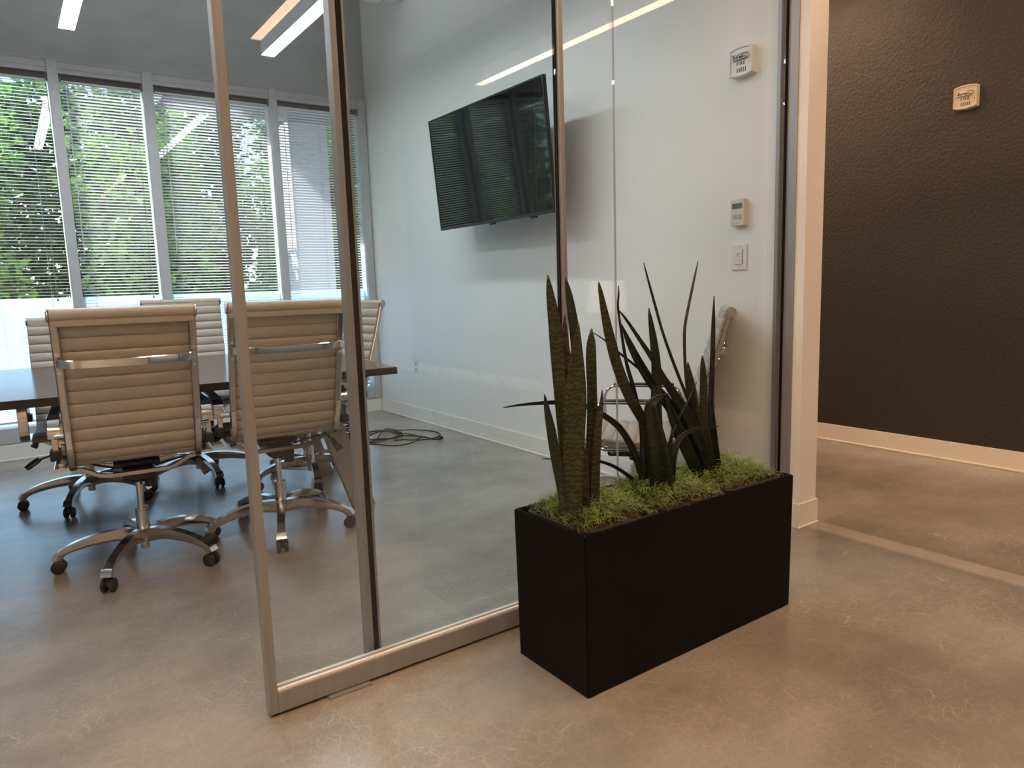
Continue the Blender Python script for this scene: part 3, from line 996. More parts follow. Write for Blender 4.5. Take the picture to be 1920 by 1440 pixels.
    for s in (-1, 1):
        bm = new_bm()
        if s < 0:
            pth = [(-0.07, -0.02, 0.410), (-0.20, -0.06, 0.468), (-0.27, -0.08, 0.508), (-0.33, -0.085, 0.497)]
        else:
            pth = [(0.07, -0.02, 0.405), (0.16, -0.06, 0.432), (0.20, -0.10, 0.440), (0.225, -0.13, 0.420)]
        add_sweep(bm, catmull(pth, 14), circ(0.0042, 8))
        lv = obj('lever', bm, M['black'], t, smooth=True)
        up.append(lv)
        bm = new_bm()
        if s < 0:
            add_sweep(bm, catmull([(-0.325, -0.083, 0.500), (-0.345, -0.088, 0.488), (-0.37, -0.094, 0.472)], 8), rect(0.030, 0.012, 0.004), scales=[(0.5 + 0.5 * math.sin(PI * (0.15 + 0.75 * k / 8)), 1) for k in range(9)], up=Vector((0.6, 0, 0.8)))
        else:
            add_sweep(bm, catmull([(0.221, -0.126, 0.425), (0.236, -0.142, 0.397), (0.250, -0.155, 0.373)], 8), rect(0.034, 0.018, 0.004), scales=[(0.55 + 0.45 * k / 8, 1) for k in range(9)], up=Vector((0, 1, 0)))
            for k in range(3):
                add_box(bm, (0.226 + k * 0.008, -0.158 - k * 0.004, 0.403 - k * 0.012), (0.248 + k * 0.008, -0.150 - k * 0.004, 0.407 - k * 0.012), 0.001)
        obj('lever_paddle', bm, M['black'], lv, autosmooth=40)
    bm = new_bm()
    add_cyl(bm, (0, 0, 0.14), (0, 0, 0.350), 0.0135, seg=20)
    up.append(obj('gas_piston', bm, M['chrome'], t, autosmooth=40))
    # base
    bm = new_bm()
    add_lathe(bm, [(0.0005, 0.055), (0.0185, 0.055), (0.0185, 0.092), (0.031, 0.094), (0.031, 0.135), (0.0255, 0.142), (0.0245, 0.222), (0.0262, 0.224), (0.0262, 0.232), (0.014, 0.233), (0.0005, 0.233)], seg=24)
    obj('column', bm, M['cast'], t, autosmooth=35)
    for k in range(5):
        a = 2 * PI * k / 5
        bm = new_bm()
        pth = catmull([(0.018, 0, 0.114), (0.08, 0, 0.124), (0.16, 0, 0.121), (0.235, 0, 0.107), (0.285, 0, 0.090), (0.312, 0, 0.074), (0.323, 0, 0.056)], 16)
        sec = [(-0.5, -0.5), (0.5, -0.5), (0.5, 0.1), (0.30, 0.45), (0, 0.55), (-0.30, 0.45), (-0.5, 0.1)]
        scs = []
        for q in range(17):
            u = q / 16
            scs.append((0.036 - 0.004 * math.sin(PI * u) + (0.006 if u > 0.8 else 0), 0.058 - 0.034 * min(1, u * 1.2) + (0.012 if u > 0.8 else 0)))
        add_sweep(bm, pth, sec, side=(0, 1, 0), scales=scs)
        lg = obj('base_leg', bm, M['cast'], t, autosmooth=45)
        lg.rotation_euler = (0, 0, a)
        bm = new_bm()
        for sy in (-1, 1):
            yc = sy * 0.0155
            add_lathe(bm, [(0.0005, -0.0085), (0.021, -0.0085), (0.0262, -0.0055), (0.0265, 0.0), (0.0262, 0.0055), (0.021, 0.0085), (0.0005, 0.0085)], (0.318, yc, 0.0265), 'Y', 22)
        add_box(bm, (0.305, -0.0070, 0.020), (0.331, 0.0070, 0.050), 0.004)
        add_cyl(bm, (0.323, 0, 0.046), (0.323, 0, 0.060), 0.006, seg=10)
        cs = obj('caster', bm, M['tire'], lg, autosmooth=40)
    return t, [o.name for o in up]

proto, UP = make_chair()
def place_chair(first, x, y, deg, base_deg, dz, label, pull=0.0):
    r = proto if first else copy_tree(proto)
    r.location = (x, y, 0)
    r.rotation_euler = (0, 0, math.radians(deg))
    r['label'] = label
    k = 0
    for c in kids(r):
        nm = c.name.split('.')[0]
        if nm == 'base_leg':
            c.rotation_euler = (0, 0, math.radians(base_deg - deg + 72 * k))
            k += 1
        elif nm != 'column':
            c.location = (0, 0, dz)
            if nm == 'lever' and c.data.vertices[-1].co.x < 0 and pull:
                c.location = (pull, 0, dz)
    return r
CHAIRS = [
    (0.3857, 3.2618, -5.25, 166.2, 0.0, 'cream ribbed office chair nearest the viewer at left, its back turned'),
    (0.967, 3.276, -5.3, 36.0, 0.0, 'cream ribbed office chair with back turned, half behind the door stile', 0.09),
    (0.2977, 4.4647, 175.5, 174.2, -0.068, 'cream ribbed office chair across the table at far left, set lower'),
    (0.8720, 4.5705, 171.1, 205.8, 0.010, 'cream ribbed office chair across the table in the middle'),
    (1.383, 4.048, 102.0, 185.0, -0.030, 'cream ribbed office chair at the right end of the table, facing left'),
    (2.392, 2.388, 42.0, 20.0, -0.088, 'cream ribbed office chair by the white wall, seen through the planter leaves'),
]
for i, c in enumerate(CHAIRS):
    if i:
        place_chair(False, *c)
place_chair(True, *CHAIRS[0])

# ================================================================== TELEVISION
tv = thing('television', 'wide black flat screen television tilted down on the white wall', 'television', (2.473, 3.717, 1.839))
tv.rotation_euler = (0, math.radians(-4.93), math.radians(-0.0))
W2, H2 = 0.62, 0.3575
bm = new_bm()
add_box(bm, (0.002, -W2, -H2), (0.022, W2, H2), 0.003)
add_box(bm, (0.022, -W2 * 0.8, -H2 * 0.9), (0.055, W2 * 0.8, H2 * 0.35), 0.012)
obj('cabinet', bm, M['tv_bezel'], tv)
bm = new_bm()
add_box(bm, (-0.0002, -W2 + 0.010, -H2 + 0.016), (0.0018, W2 - 0.010, H2 - 0.010))
obj('screen', bm, M['screen'], tv)
bm = new_bm()
for lo, hi in (((-0.003, -W2, -H2), (0.002, -W2 + 0.009, H2)), ((-0.003, W2 - 0.009, -H2), (0.002, W2, H2)), ((-0.003, -W2 + 0.009, H2 - 0.009), (0.002, W2 - 0.009, H2)), ((-0.003, -W2 + 0.009, -H2), (0.002, W2 - 0.009, -H2 + 0.015))):
    add_box(bm, lo, hi, 0.001)
obj('bezel', bm, M['tv_bezel'], tv)
for yy in (-0.42, 0.0):
    bm = new_bm()
    add_box(bm, (0.0, yy - 0.03, -H2 - 0.012), (0.012, yy + 0.03, -H2), 0.003)
    obj('sensor_tab', bm, M['tv_bezel'], tv)
bm = new_bm()
add_box(bm, (0.056, -0.16, -0.16), (0.075, 0.16, 0.16), 0.003)
add_box(bm, (0.075, -0.03, -0.05), (0.262, 0.03, 0.01), 0.004)
add_box(bm, (0.255, -0.13, -0.20), (0.272, 0.13, 0.16), 0.003)
obj('wall_mount', bm, M['black'], tv)

# ================================================================== WALL DEVICES
def fire_alarm(loc, rz, body, label):
    """local: front faces -x, width along y, height z"""
    t = thing('fire_alarm', label, 'fire alarm', loc, rz, 'fire alarm strobes')
    w, h = 0.060, 0.064
    def outline(w, h, bow, n=8):
        pts = []
        for k in range(n + 1):
            u = -1 + 2 * k / n
            pts.append((u * w, h - bow * u * u))
        for k in range(n + 1):
            u = 1 - 2 * k / n
            pts.append((u * w, -h + bow * u * u))
        return pts
    bm = new_bm()
    prof = [(0.0, 1.0), (-0.030, 1.0), (-0.036, 0.95), (-0.036, 0.88), (-0.031, 0.84)]
    rings = []
    o = outline(w, h, 0.009)
    for x, s in prof:
        rings.append([bm.verts.new((x, a * s, b * s)) for a, b in o])
    m = len(o)
    for A, B in zip(rings, rings[1:]):
        for j in range(m):
            bm.faces.new((A[j], A[(j + 1) % m], B[(j + 1) % m], B[j]))
    bm.faces.new(rings[0])
    bm.faces.new(rings[-1])
    obj('housing', bm, body, t, autosmooth=30)
    bm = new_bm()
    add_box(bm, (-0.0425, -0.040, 0.006), (-0.0312, 0.040, 0.031), 0.003)
    add_cyl(bm, (-0.0415, -0.030, 0.0185), (-0.0415, 0.030, 0.0185), 0.0045, seg=10)
    obj('strobe_lens', bm, M['lens'], t)
    text_obj('lettering', 'FIRE', 0.0205, M['ink'], t, (-0.0318, 0.0, -0.0095), (PI / 2, 0, -PI / 2))
    for k in range(5):
        bm = new_bm()
        add_box(bm, (-0.0325, -0.026 + k * 0.0105, -0.045), (-0.0305, -0.022 + k * 0.0105, -0.027), 0.0005)
        obj('horn_slot', bm, M['ink'], t)
    bm = new_bm()
    add_cyl(bm, (-0.0335, -0.047, -0.012), (-0.031, -0.047, -0.012), 0.0025, seg=8)
    obj('screw', bm, M['ink'], t)
    return t
fire_alarm((XT, 2.062, 2.030), 0, M['white_plastic'], 'white fire alarm strobe on the white wall right of the television')
fire_alarm((XD, 1.872, 2.040), 0, M['cream_plastic'], 'beige fire alarm strobe on the dark brown wall')

t = thing('thermostat', 'cream wall thermostat with a small green display', 'thermostat', (XT, 2.072, 1.390))
bm = new_bm()
add_box(bm, (-0.030, -0.034, -0.058), (-0.0005, 0.036, 0.058), 0.002)
obj('body', bm, M['cream_plastic'], t)
bm = new_bm()
add_box(bm, (-0.0315, -0.026, 0.016), (-0.0301, 0.028, 0.040), 0.0005)
obj('display', bm, M['lcd'], t)
for yy in (0.012, -0.014):
    bm = new_bm()
    add_box(bm, (-0.033, yy - 0.008, -0.030), (-0.0301, yy + 0.008, -0.008), 0.003)
    obj('button', bm, M['grey_plastic'], t)
bm = new_bm()
add_box(bm, (-0.0306, -0.006, -0.050), (-0.0301, 0.028, -0.047))
obj('name_strip', bm, M['grey_plastic'], t)

t = thing('light_switch', 'white wall plate with a small lighting keypad under the thermostat', 'light switch', (XT, 2.078, 1.194))
bm = new_bm()
add_box(bm, (-0.007, -0.041, -0.059), (-0.0004, 0.041, 0.059), 0.003)
obj('plate', bm, M['white_plastic'], t)
bm = new_bm()
add_box(bm, (-0.0095, -0.021, -0.034), (-0.0071, 0.021, 0.034), 0.0008)
obj('keypad', bm, M['grey_plastic'], t)
for k in range(4):
    bm = new_bm()
    add_box(bm, (-0.0120, -0.019, 0.0175 - k * 0.0165), (-0.0096, 0.019, 0.0325 - k * 0.0165), 0.0008)
    obj('button', bm, M['white_plastic'], t)
    if k:
        bm = new_bm()
        for q in range(3 if k == 1 else 1):
            add_box(bm, (-0.0123, -0.008 + q * 0.006, 0.0240 - k * 0.0165), (-0.01205, -0.004 + q * 0.006, 0.0275 - k * 0.0165))
        obj('key_mark', bm, M['ink'], t)
bm = new_bm()
for zz in (0.047, -0.047):
    add_cyl(bm, (-0.0082, 0, zz), (-0.0071, 0, zz), 0.003, seg=8)
obj('screw', bm, M['grey_plastic'], t)

t = thing('wall_outlet', 'white electrical outlet low on the white wall past the table', 'outlet', (XT, 5.273, 0.453))
bm = new_bm()
add_box(bm, (-0.006, -0.040, -0.060), (-0.0004, 0.040, 0.060), 0.002)
obj('plate', bm, M['white_plastic'], t)
for zz in (0.024, -0.024):
    bm = new_bm()
    add_box(bm, (-0.0085, -0.018, zz - 0.016), (-0.0061, 0.018, zz + 0.016), 0.002)
    rc = obj('receptacle', bm, M['grey_plastic'], t)
    bm = new_bm()
    for yy in (-0.007, 0.007):
        add_box(bm, (-0.0090, yy - 0.0012, zz - 0.003), (-0.00855, yy + 0.0012, zz + 0.008))
    add_cyl(bm, (-0.0090, 0, zz - 0.009), (-0.00855, 0, zz - 0.009), 0.0026, seg=8)
    obj('slot', bm, M['ink'], rc)

# ================================================================== CABLES ON THE FLOOR
def cable(pts, r, label, n=160, plugs=()):
    bm = new_bm()
    add_sweep(bm, catmull(pts, n), circ(r, 7))
    for p, q in plugs:
        add_cyl(bm, p, q, 0.009, 0.012, seg=10)
    o = obj('cable', bm, M['cable'], smooth=True)
    tag(o, label, 'cable')
    return o
cz = 0.0065
coil = []
for k in range(56):
    a = k * 0.42
    rr = 0.15 + 0.035 * math.sin(k * 0.9)
    coil.append((2.185 + rr * math.cos(a) + 0.02 * math.sin(k), 4.88 + rr * 1.35 * math.sin(a), cz + 0.0022 * (k // 8) + 0.002 * (k % 2)))
coil += [(2.30, 4.98, 0.03), (2.40, 4.97, 0.012), (2.50, 4.93, cz), (2.57, 4.83, cz), (2.60, 4.72, cz), (2.58, 4.62, cz), (2.53, 4.56, cz), (2.44, 4.53, cz), (2.34, 4.52, 0.012), (2.24, 4.49, cz), (2.15, 4.51, cz), (2.08, 4.62, cz), (2.02, 4.78, cz)]
cable(coil, 0.0046, 'coiled black cable lying on the floor by the wall', 420)
cable([(2.12, 4.86, 0.030), (2.22, 4.92, 0.033), (2.29, 4.90, 0.030), (2.33, 4.82, 0.014), (2.37, 4.76, cz), (2.42, 4.70, cz), (2.41, 4.62, cz), (2.34, 4.58, cz), (2.27, 4.60, 0.016), (2.21, 4.64, 0.012)], 0.0052,
      'short black cable with plugs, lying inside the coil', 90, (((2.31, 4.86, 0.026), (2.35, 4.80, 0.014)),))
cable([(2.37, 4.79, 0.02), (2.43, 4.68, cz), (2.455, 4.57, cz), (2.45, 4.50, cz), (2.47, 4.46, 0.012), (2.50, 4.47, 0.010)], 0.005, 'black cable end with a round plug, pointing towards the viewer', 60, (((2.485, 4.462, 0.012), (2.515, 4.475, 0.014)),))
cable([(1.30, 4.55, cz), (1.36, 4.42, cz), (1.46, 4.36, 0.010), (1.58, 4.42, cz), (1.62, 4.56, cz), (1.54, 4.66, cz), (1.42, 4.64, 0.012), (1.38, 4.52, 0.014), (1.46, 4.44, 0.012), (1.60, 4.48, 0.012), (1.73, 4.50, cz)], 0.005, 'black cable looped on the floor under the table, beside the grey leg', 110)

# ================================================================== PLANTER
PX0, PX1, PY0, PY1, PZ = 1.158, 2.068, 1.339, 1.655, 0.452
pl = thing('planter_box', 'long matte black rectangular planter in front of the glass', 'planter', ((PX0 + PX1) / 2, (PY0 + PY1) / 2, 0))
hx, hy = (PX1 - PX0) / 2, (PY1 - PY0) / 2
bm = new_bm()
def ring4(a, b, z):
    return [bm.verts.new(p) for p in ((-a, -b, z), (a, -b, z), (a, b, z), (-a, b, z))]
R = [ring4(hx - 0.004, hy - 0.004, 0.0), ring4(hx, hy, PZ), ring4(hx - 0.013, hy - 0.013, PZ), ring4(hx - 0.016, hy - 0.016, PZ - 0.20)]
for A, B in zip(R, R[1:]):
    for j in range(4):
        bm.faces.new((A[j], A[(j + 1) % 4], B[(j + 1) % 4], B[j]))
bm.faces.new(R[0])
bm.faces.new(R[-1])
bm.edges.ensure_lookup_table()
bmesh.ops.recalc_face_normals(bm, faces=bm.faces)
bmesh.ops.bevel(bm, geom=list(bm.edges), offset=0.003, segments=2, affect='EDGES')
obj('planter_shell', bm, M['planter'], pl, autosmooth=40)

PITCH = (2 * hx - 0.034) / 3
pot_x = [PX0 + 0.017 + PITCH * (k + 0.5) for k in range(3)]
py = (PY0 + PY1) / 2
pnames = ['left', 'middle', 'right']
for k in range(3):
    pt_ = thing('liner_pot', 'square black liner pot at the %s of the planter' % ['left end', 'middle', 'right end'][k], 'plant pot', (pot_x[k], py, 0.252), 0, 'liner pots in the planter')
    bm = new_bm()
    a, b = PITCH / 2 - 0.006, hy - 0.020
    def rr_ring(a, b, z, r=0.03, n=5):
        o = []
        for cx, cy, a0 in ((a - r, b - r, 0), (-a + r, b - r, 90), (-a + r, -b + r, 180), (a - r, -b + r, 270)):
            for q in range(n):
                an = math.radians(a0 + 90 * q / (n - 1))
                o.append(bm.verts.new((cx + r * math.cos(an), cy + r * math.sin(an), z)))
        return o
    zt = 0.196
    R = [rr_ring(a - 0.03, b - 0.03, 0.002), rr_ring(a - 0.010, b - 0.010, zt - 0.012), rr_ring(a, b, zt - 0.010), rr_ring(a, b, zt), rr_ring(a - 0.007, b - 0.007, zt + 0.002), rr_ring(a - 0.016, b - 0.016, zt - 0.006), rr_ring(a - 0.02, b - 0.02, zt - 0.05)]
    for A, B in zip(R, R[1:]):
        for j in range(len(A)):
            bm.faces.new((A[j], A[(j + 1) % len(A)], B[(j + 1) % len(A)], B[j]))
    bm.faces.new(R[0])
    bm.faces.new(R[-1])
    obj('pot_body', bm, M['pot'], pt_, autosmooth=40)
    bm = new_bm()
    gx, gy = 14, 14
    grid = []
    rs = random.Random(20 + k)
    for i in range(gx + 1):
        row = []
        for j in range(gy + 1):
            u, v = -1 + 2 * i / gx, -1 + 2 * j / gy
            z = zt - 0.018 + 0.030 * (1 - u ** 4) * (1 - v ** 4) + rs.uniform(-0.003, 0.003)
            row.append(bm.verts.new((u * (a - 0.021), v * (b - 0.021), z)))
        grid.append(row)
    for i in range(gx):
        for j in range(gy):
            bm.faces.new((grid[i][j], grid[i + 1][j], grid[i + 1][j + 1], grid[i][j + 1]))
    obj('soil', bm, M['soil'], pt_, smooth=True)
    # moss: curled strands, beyond counting
    bm = new_bm()
    n_str = 2300
    for q in range(n_str):
        for _ in range(20):
            u, v = rs.uniform(-1, 1), rs.uniform(-1, 1)
            e = max(abs(u), abs(v))
            # thinner towards the front edge where soil shows
            if rs.random() > (0.25 if v < -0.82 else 1.0) * (0.5 if e > 0.93 else 1):
                continue
            break
        x, y = u * (a - 0.008), v * (b - 0.010)
        zz = zt - 0.012 + 0.040 * (1 - u ** 4) * (1 - v ** 4) + (0.008 if v > 0.3 else 0)
        p = Vector((x, y, zz + rs.uniform(0.0, 0.014)))
        ang = rs.uniform(0, 2 * PI)
        el = rs.uniform(-0.2, 1.1)
        cur = rs.uniform(-1.6, 1.6)
        seg = 0.0065 + rs.random() * 0.0065
        wd = rs.uniform(0.0007, 0.0013)
        prev = None
        for s in range(6):
            d = Vector((math.cos(ang) * math.cos(el), math.sin(ang) * math.cos(el), math.sin(el)))
            sd = Vector((-d.y, d.x, 0.35)).normalized() * wd * (1 - s / 8)
            cur_v = (bm.verts.new(p - sd), bm.verts.new(p + sd))
            if prev:
                bm.faces.new((prev[0], prev[1], cur_v[1], cur_v[0]))
            prev = cur_v
            p = p + d * seg
            if p.z < zt - 0.012:
                p.z = zt - 0.012
            ang += cur * 0.55 + rs.uniform(-0.3, 0.3)
            el -= rs.uniform(0.0, 0.5)
    o = obj('moss', bm, M['moss'], loc=(pot_x[k], py, 0.252))
    tag(o, 'curly green dried moss round the %s plant in the planter' % pnames[k], 'moss', kind='stuff')

LEAVES = [[[[[1.184,1.5,1.123,0.0041],[1.189,1.5,1.082,0.0194],[1.202,1.5,1.005,0.0336],[1.211,1.5,0.927,0.0406],[1.217,1.5,0.842,0.0394],[1.221,1.5,0.756,0.0344],[1.229,1.5,0.647,0.032],[1.235,1.5,0.494,0.0324]],0.15],[[[1.236,1.44,0.997,0.0031],[1.231,1.442,0.943,0.0255],[1.228,1.443,0.867,0.0451],[1.224,1.445,0.789,0.0608],[1.216,1.447,0.711,0.0647],[1.21,1.448,0.605,0.0636],[1.206,1.45,0.501,0.063]],-0.1],[[[1.326,1.49,0.974,0.0032],[1.322,1.488,0.935,0.0241],[1.318,1.485,0.881,0.0295],[1.317,1.482,0.801,0.028],[1.315,1.48,0.692,0.0335],[1.31,1.478,0.582,0.0408],[1.304,1.475,0.477,0.0437]],0.2],[[[1.293,1.56,1.12,0.0032],[1.301,1.555,1.069,0.0189],[1.309,1.55,1.004,0.0261],[1.315,1.545,0.933,0.03],[1.316,1.54,0.823,0.0302],[1.314,1.535,0.684,0.0288],[1.307,1.53,0.492,0.0279]],-0.2],[[[1.276,1.545,1.013,0.0032],[1.272,1.541,0.973,0.014],[1.272,1.537,0.92,0.0205],[1.272,1.533,0.844,0.0216],[1.269,1.529,0.691,0.0218],[1.267,1.525,0.501,0.022]],0.1],[[[1.128,1.455,0.815,0.003],[1.135,1.457,0.783,0.0141],[1.15,1.459,0.718,0.0255],[1.166,1.461,0.637,0.0284],[1.182,1.463,0.554,0.0235],[1.192,1.465,0.505,0.021]],0.2],[[[1.335,1.46,0.803,0.0027],[1.331,1.46,0.763,0.0129],[1.316,1.46,0.694,0.0225],[1.308,1.46,0.613,0.0248],[1.303,1.46,0.542,0.027],[1.298,1.46,0.482,0.0282]],-0.15],[[[1.247,1.43,0.669,0.0026],[1.248,1.435,0.628,0.0126],[1.251,1.44,0.567,0.0179],[1.255,1.445,0.497,0.0212]],0]],[[[[1.109,1.62,0.762,0.0027],[1.154,1.61,0.765,0.0065],[1.215,1.6,0.764,0.0099],[1.26,1.59,0.762,0.0122],[1.327,1.58,0.753,0.0146],[1.392,1.57,0.731,0.016],[1.429,1.56,0.707,0.0173],[1.482,1.55,0.666,0.0198],[1.52,1.54,0.608,0.0212],[1.542,1.53,0.549,0.0213],[1.556,1.52,0.481,0.0202]],0],[[[1.227,1.6,0.599,0.0022],[1.287,1.59,0.592,0.0056],[1.352,1.58,0.584,0.008],[1.42,1.57,0.565,0.0093],[1.465,1.56,0.545,0.0106],[1.504,1.55,0.518,0.0118],[1.535,1.54,0.487,0.0131]],0],[[[1.327,1.46,1.101,0.0031],[1.334,1.461,1.077,0.0116],[1.35,1.462,1.014,0.0212],[1.37,1.463,0.943,0.0279],[1.395,1.464,0.871,0.0299],[1.429,1.466,0.801,0.0303],[1.464,1.467,0.746,0.0307],[1.504,1.468,0.689,0.0284],[1.529,1.469,0.627,0.0253],[1.55,1.47,0.484,0.0256]],-0.2],[[[1.541,1.4,0.776,0.0022],[1.506,1.408,0.768,0.0166],[1.483,1.417,0.747,0.0331],[1.494,1.425,0.708,0.0445],[1.52,1.433,0.64,0.0564],[1.545,1.442,0.559,0.0659],[1.562,1.45,0.48,0.0696]],0.1],[[[1.562,1.5,1.019,0.0034],[1.567,1.499,0.986,0.0126],[1.577,1.497,0.927,0.0219],[1.587,1.496,0.857,0.0278],[1.587,1.494,0.781,0.032],[1.584,1.493,0.711,0.0339],[1.59,1.491,0.59,0.0354],[1.601,1.49,0.47,0.0357]],0.15],[[[1.458,1.52,1.088,0.0028],[1.458,1.519,1.063,0.0056],[1.454,1.518,1.025,0.0067],[1.465,1.516,0.951,0.0079],[1.482,1.515,0.865,0.0102],[1.504,1.514,0.8,0.0126],[1.526,1.512,0.727,0.0127],[1.539,1.511,0.655,0.014],[1.55,1.51,0.488,0.0154]],0],[[[1.786,1.42,0.642,0.0024],[1.739,1.427,0.645,0.0095],[1.676,1.433,0.644,0.0118],[1.632,1.44,0.625,0.0163],[1.612,1.447,0.583,0.0222],[1.612,1.453,0.533,0.02],[1.618,1.46,0.47,0.0177]],0],[[[1.705,1.44,0.789,0.0024],[1.685,1.445,0.752,0.0053],[1.66,1.45,0.712,0.0065],[1.64,1.455,0.679,0.0064],[1.62,1.46,0.639,0.0076],[1.612,1.465,0.591,0.0094],[1.618,1.47,0.474,0.0107]],0],[[[1.596,1.44,0.654,0.0023],[1.597,1.447,0.621,0.0116],[1.6,1.453,0.571,0.0175],[1.611,1.46,0.475,0.0212]],0],[[[1.568,1.53,0.672,0.0071],[1.561,1.523,0.62,0.0236],[1.56,1.517,0.555,0.0296],[1.564,1.51,0.476,0.0297]],0.2]],[[[[1.45,1.5,0.978,0.0033],[1.476,1.5,0.929,0.0168],[1.523,1.5,0.857,0.0257],[1.579,1.5,0.787,0.0291],[1.647,1.5,0.72,0.0357],[1.717,1.5,0.631,0.0396],[1.782,1.5,0.545,0.0374],[1.835,1.5,0.475,0.0317]],0.15],[[[1.397,1.46,1.025,0.0027],[1.432,1.462,0.993,0.0076],[1.496,1.465,0.923,0.0123],[1.546,1.468,0.868,0.0159],[1.589,1.47,0.812,0.0208],[1.642,1.472,0.753,0.027],[1.706,1.475,0.679,0.0336],[1.774,1.478,0.576,0.0345],[1.822,1.48,0.485,0.0288]],-0.15],[[[1.379,1.54,0.956,0.0022],[1.42,1.537,0.931,0.0045],[1.47,1.534,0.893,0.0063],[1.555,1.531,0.834,0.0082],[1.635,1.529,0.766,0.0096],[1.72,1.526,0.677,0.0123],[1.79,1.523,0.579,0.0138],[1.85,1.52,0.472,0.0154]],0],[[[1.58,1.45,0.754,0.0057],[1.614,1.455,0.694,0.0291],[1.663,1.46,0.614,0.0368],[1.713,1.465,0.538,0.0375],[1.747,1.47,0.491,0.0337]],0.1],[[[1.562,1.52,1.153,0.0023],[1.575,1.518,1.111,0.0057],[1.605,1.515,1.024,0.0081],[1.635,1.512,0.94,0.0082],[1.675,1.51,0.854,0.0096],[1.717,1.508,0.772,0.0097],[1.759,1.505,0.693,0.0111],[1.789,1.502,0.633,0.0124],[1.849,1.5,0.479,0.0153]],0],[[[1.827,1.54,1.156,0.0025],[1.803,1.536,1.095,0.0074],[1.772,1.532,1.01,0.0086],[1.752,1.529,0.945,0.0098],[1.748,1.525,0.872,0.0098],[1.749,1.521,0.798,0.0098],[1.76,1.517,0.723,0.0123],[1.788,1.514,0.644,0.015],[1.862,1.51,0.475,0.0192]],0],[[[1.769,1.53,0.838,0.0037],[1.77,1.526,0.796,0.0216],[1.779,1.522,0.732,0.0341],[1.789,1.518,0.662,0.0343],[1.808,1.514,0.584,0.0314],[1.847,1.51,0.478,0.0287]],0.15],[[[1.803,1.5,0.858,0.0037],[1.806,1.5,0.819,0.0173],[1.809,1.5,0.744,0.0235],[1.814,1.5,0.649,0.0281],[1.829,1.5,0.564,0.0315],[1.849,1.5,0.476,0.0305]],-0.1],[[[1.833,1.48,1.046,0.003],[1.833,1.482,0.96,0.0122],[1.832,1.483,0.867,0.0148],[1.831,1.485,0.774,0.0161],[1.831,1.487,0.693,0.0187],[1.848,1.488,0.582,0.0239],[1.868,1.49,0.484,0.0254]],0.4]]]
plabels = ['snake plant with broad banded upright leaves at the left end of the planter',
           'snake plant with curling leaves in the middle of the planter',
           'snake plant with thin leaning leaves at the right end of the planter']
leafmats = [['leaf_a', 'leaf_a', 'leaf_a', 'leaf_b', 'leaf_d', 'leaf_b', 'leaf_a', 'leaf_d'],
            ['leaf_c', 'leaf_c', 'leaf_a', 'leaf_b', 'leaf_b', 'leaf_c', 'leaf_c', 'leaf_c', 'leaf_b', 'leaf_c'],
            ['leaf_c', 'leaf_c', 'leaf_c', 'leaf_b', 'leaf_c', 'leaf_c', 'leaf_a', 'leaf_b', 'leaf_c']]
for k in range(3):
    t = thing('snake_plant', plabels[k], 'plant', (pot_x[k], py, 0.448), 0)
    org = Vector((pot_x[k], py, 0.448))
    for q, (pts, tw) in enumerate(LEAVES[k]):
        P4 = [Vector((p[0], p[1], p[2])) for p in pts]
        ws = [p[3] for p in pts]
        # root a little deeper in the moss
        P4.append(P4[-1] + Vector((0, 0, -0.022)))
        ws.append(ws[-1])
        n = 22
        C3 = catmull(P4, n)
        WS = [c.x for c in catmull([(w, 0, 0) for w in ws], n)]
        bm = new_bm()
        prevf = prevb = None
        for i in range(n + 1):
            tg = (C3[min(i + 1, n)] - C3[max(i - 1, 0)]).normalized()
            vd = Vector((0.70, 0.71, 0)).normalized()
            sd = tg.cross(vd).normalized()
            nn = sd.cross(tg).normalized()
            if nn.dot(vd) > 0:
                nn = -nn
            w = max(WS[i], 0.0015) / 2
            th_ = 0.0011 + 0.04 * w
            dish = 0.34
            c, s = math.cos(tw), math.sin(tw)
            rowf, rowb = [], []
            for u in (-1, -0.55, 0, 0.55, 1):
                off = sd * (u * w) + nn * (dish * w * (u * u - 0.35) + tw * u * w * 0.9)
                base_p = C3[i] + off - org
                rowf.append(bm.verts.new(base_p + nn * th_ * (1 - u * u * 0.8)))
                rowb.append(bm.verts.new(base_p - nn * th_ * (1 - u * u * 0.8)))
            if prevf:
                for j in range(4):
                    bm.faces.new((prevf[j], prevf[j + 1], rowf[j + 1], rowf[j]))
                    bm.faces.new((prevb[j], rowb[j], rowb[j + 1], prevb[j + 1]))
                for j in (0, 4):
                    bm.faces.new((prevf[j], rowf[j], rowb[j], prevb[j]))
            else:
                bm.faces.new(rowf + rowb[::-1])
            prevf, prevb = rowf, rowb
        obj('leaf', bm, M[leafmats[k][q]], t, smooth=True)

# ================================================================== LOBBY LAMP (seen mirrored in the glass)
ct = thing('console_table', 'narrow oak console table against the dark wall, seen only mirrored', 'table', (4.20, -0.80, 0))
obj('console_top', boxes(((-0.17, -0.55, 0.72), (0.17, 0.55, 0.75), 0.003)), M['wood_light'], ct)
for sx in (-1, 1):
    for sy in (-1, 1):
        obj('leg', boxes(((sx * 0.14 - 0.018, sy * 0.51 - 0.018, 0), (sx * 0.14 + 0.018, sy * 0.51 + 0.018, 0.7195), 0.003)), M['wood_light'], ct)
lp = thing('table_lamp', 'table lamp with a pale drum shade, mirrored faintly in the glass', 'lamp', (4.20, -0.80, 0.75))
bm = new_bm()
add_lathe(bm, [(0.0005, 0), (0.075, 0), (0.075, 0.012), (0.02, 0.02), (0.012, 0.05), (0.035, 0.09), (0.012, 0.14), (0.009, 0.17), (0.0005, 0.17)], seg=24)
obj('lamp_base', bm, M['brass'], lp, autosmooth=40)
bm = new_bm()
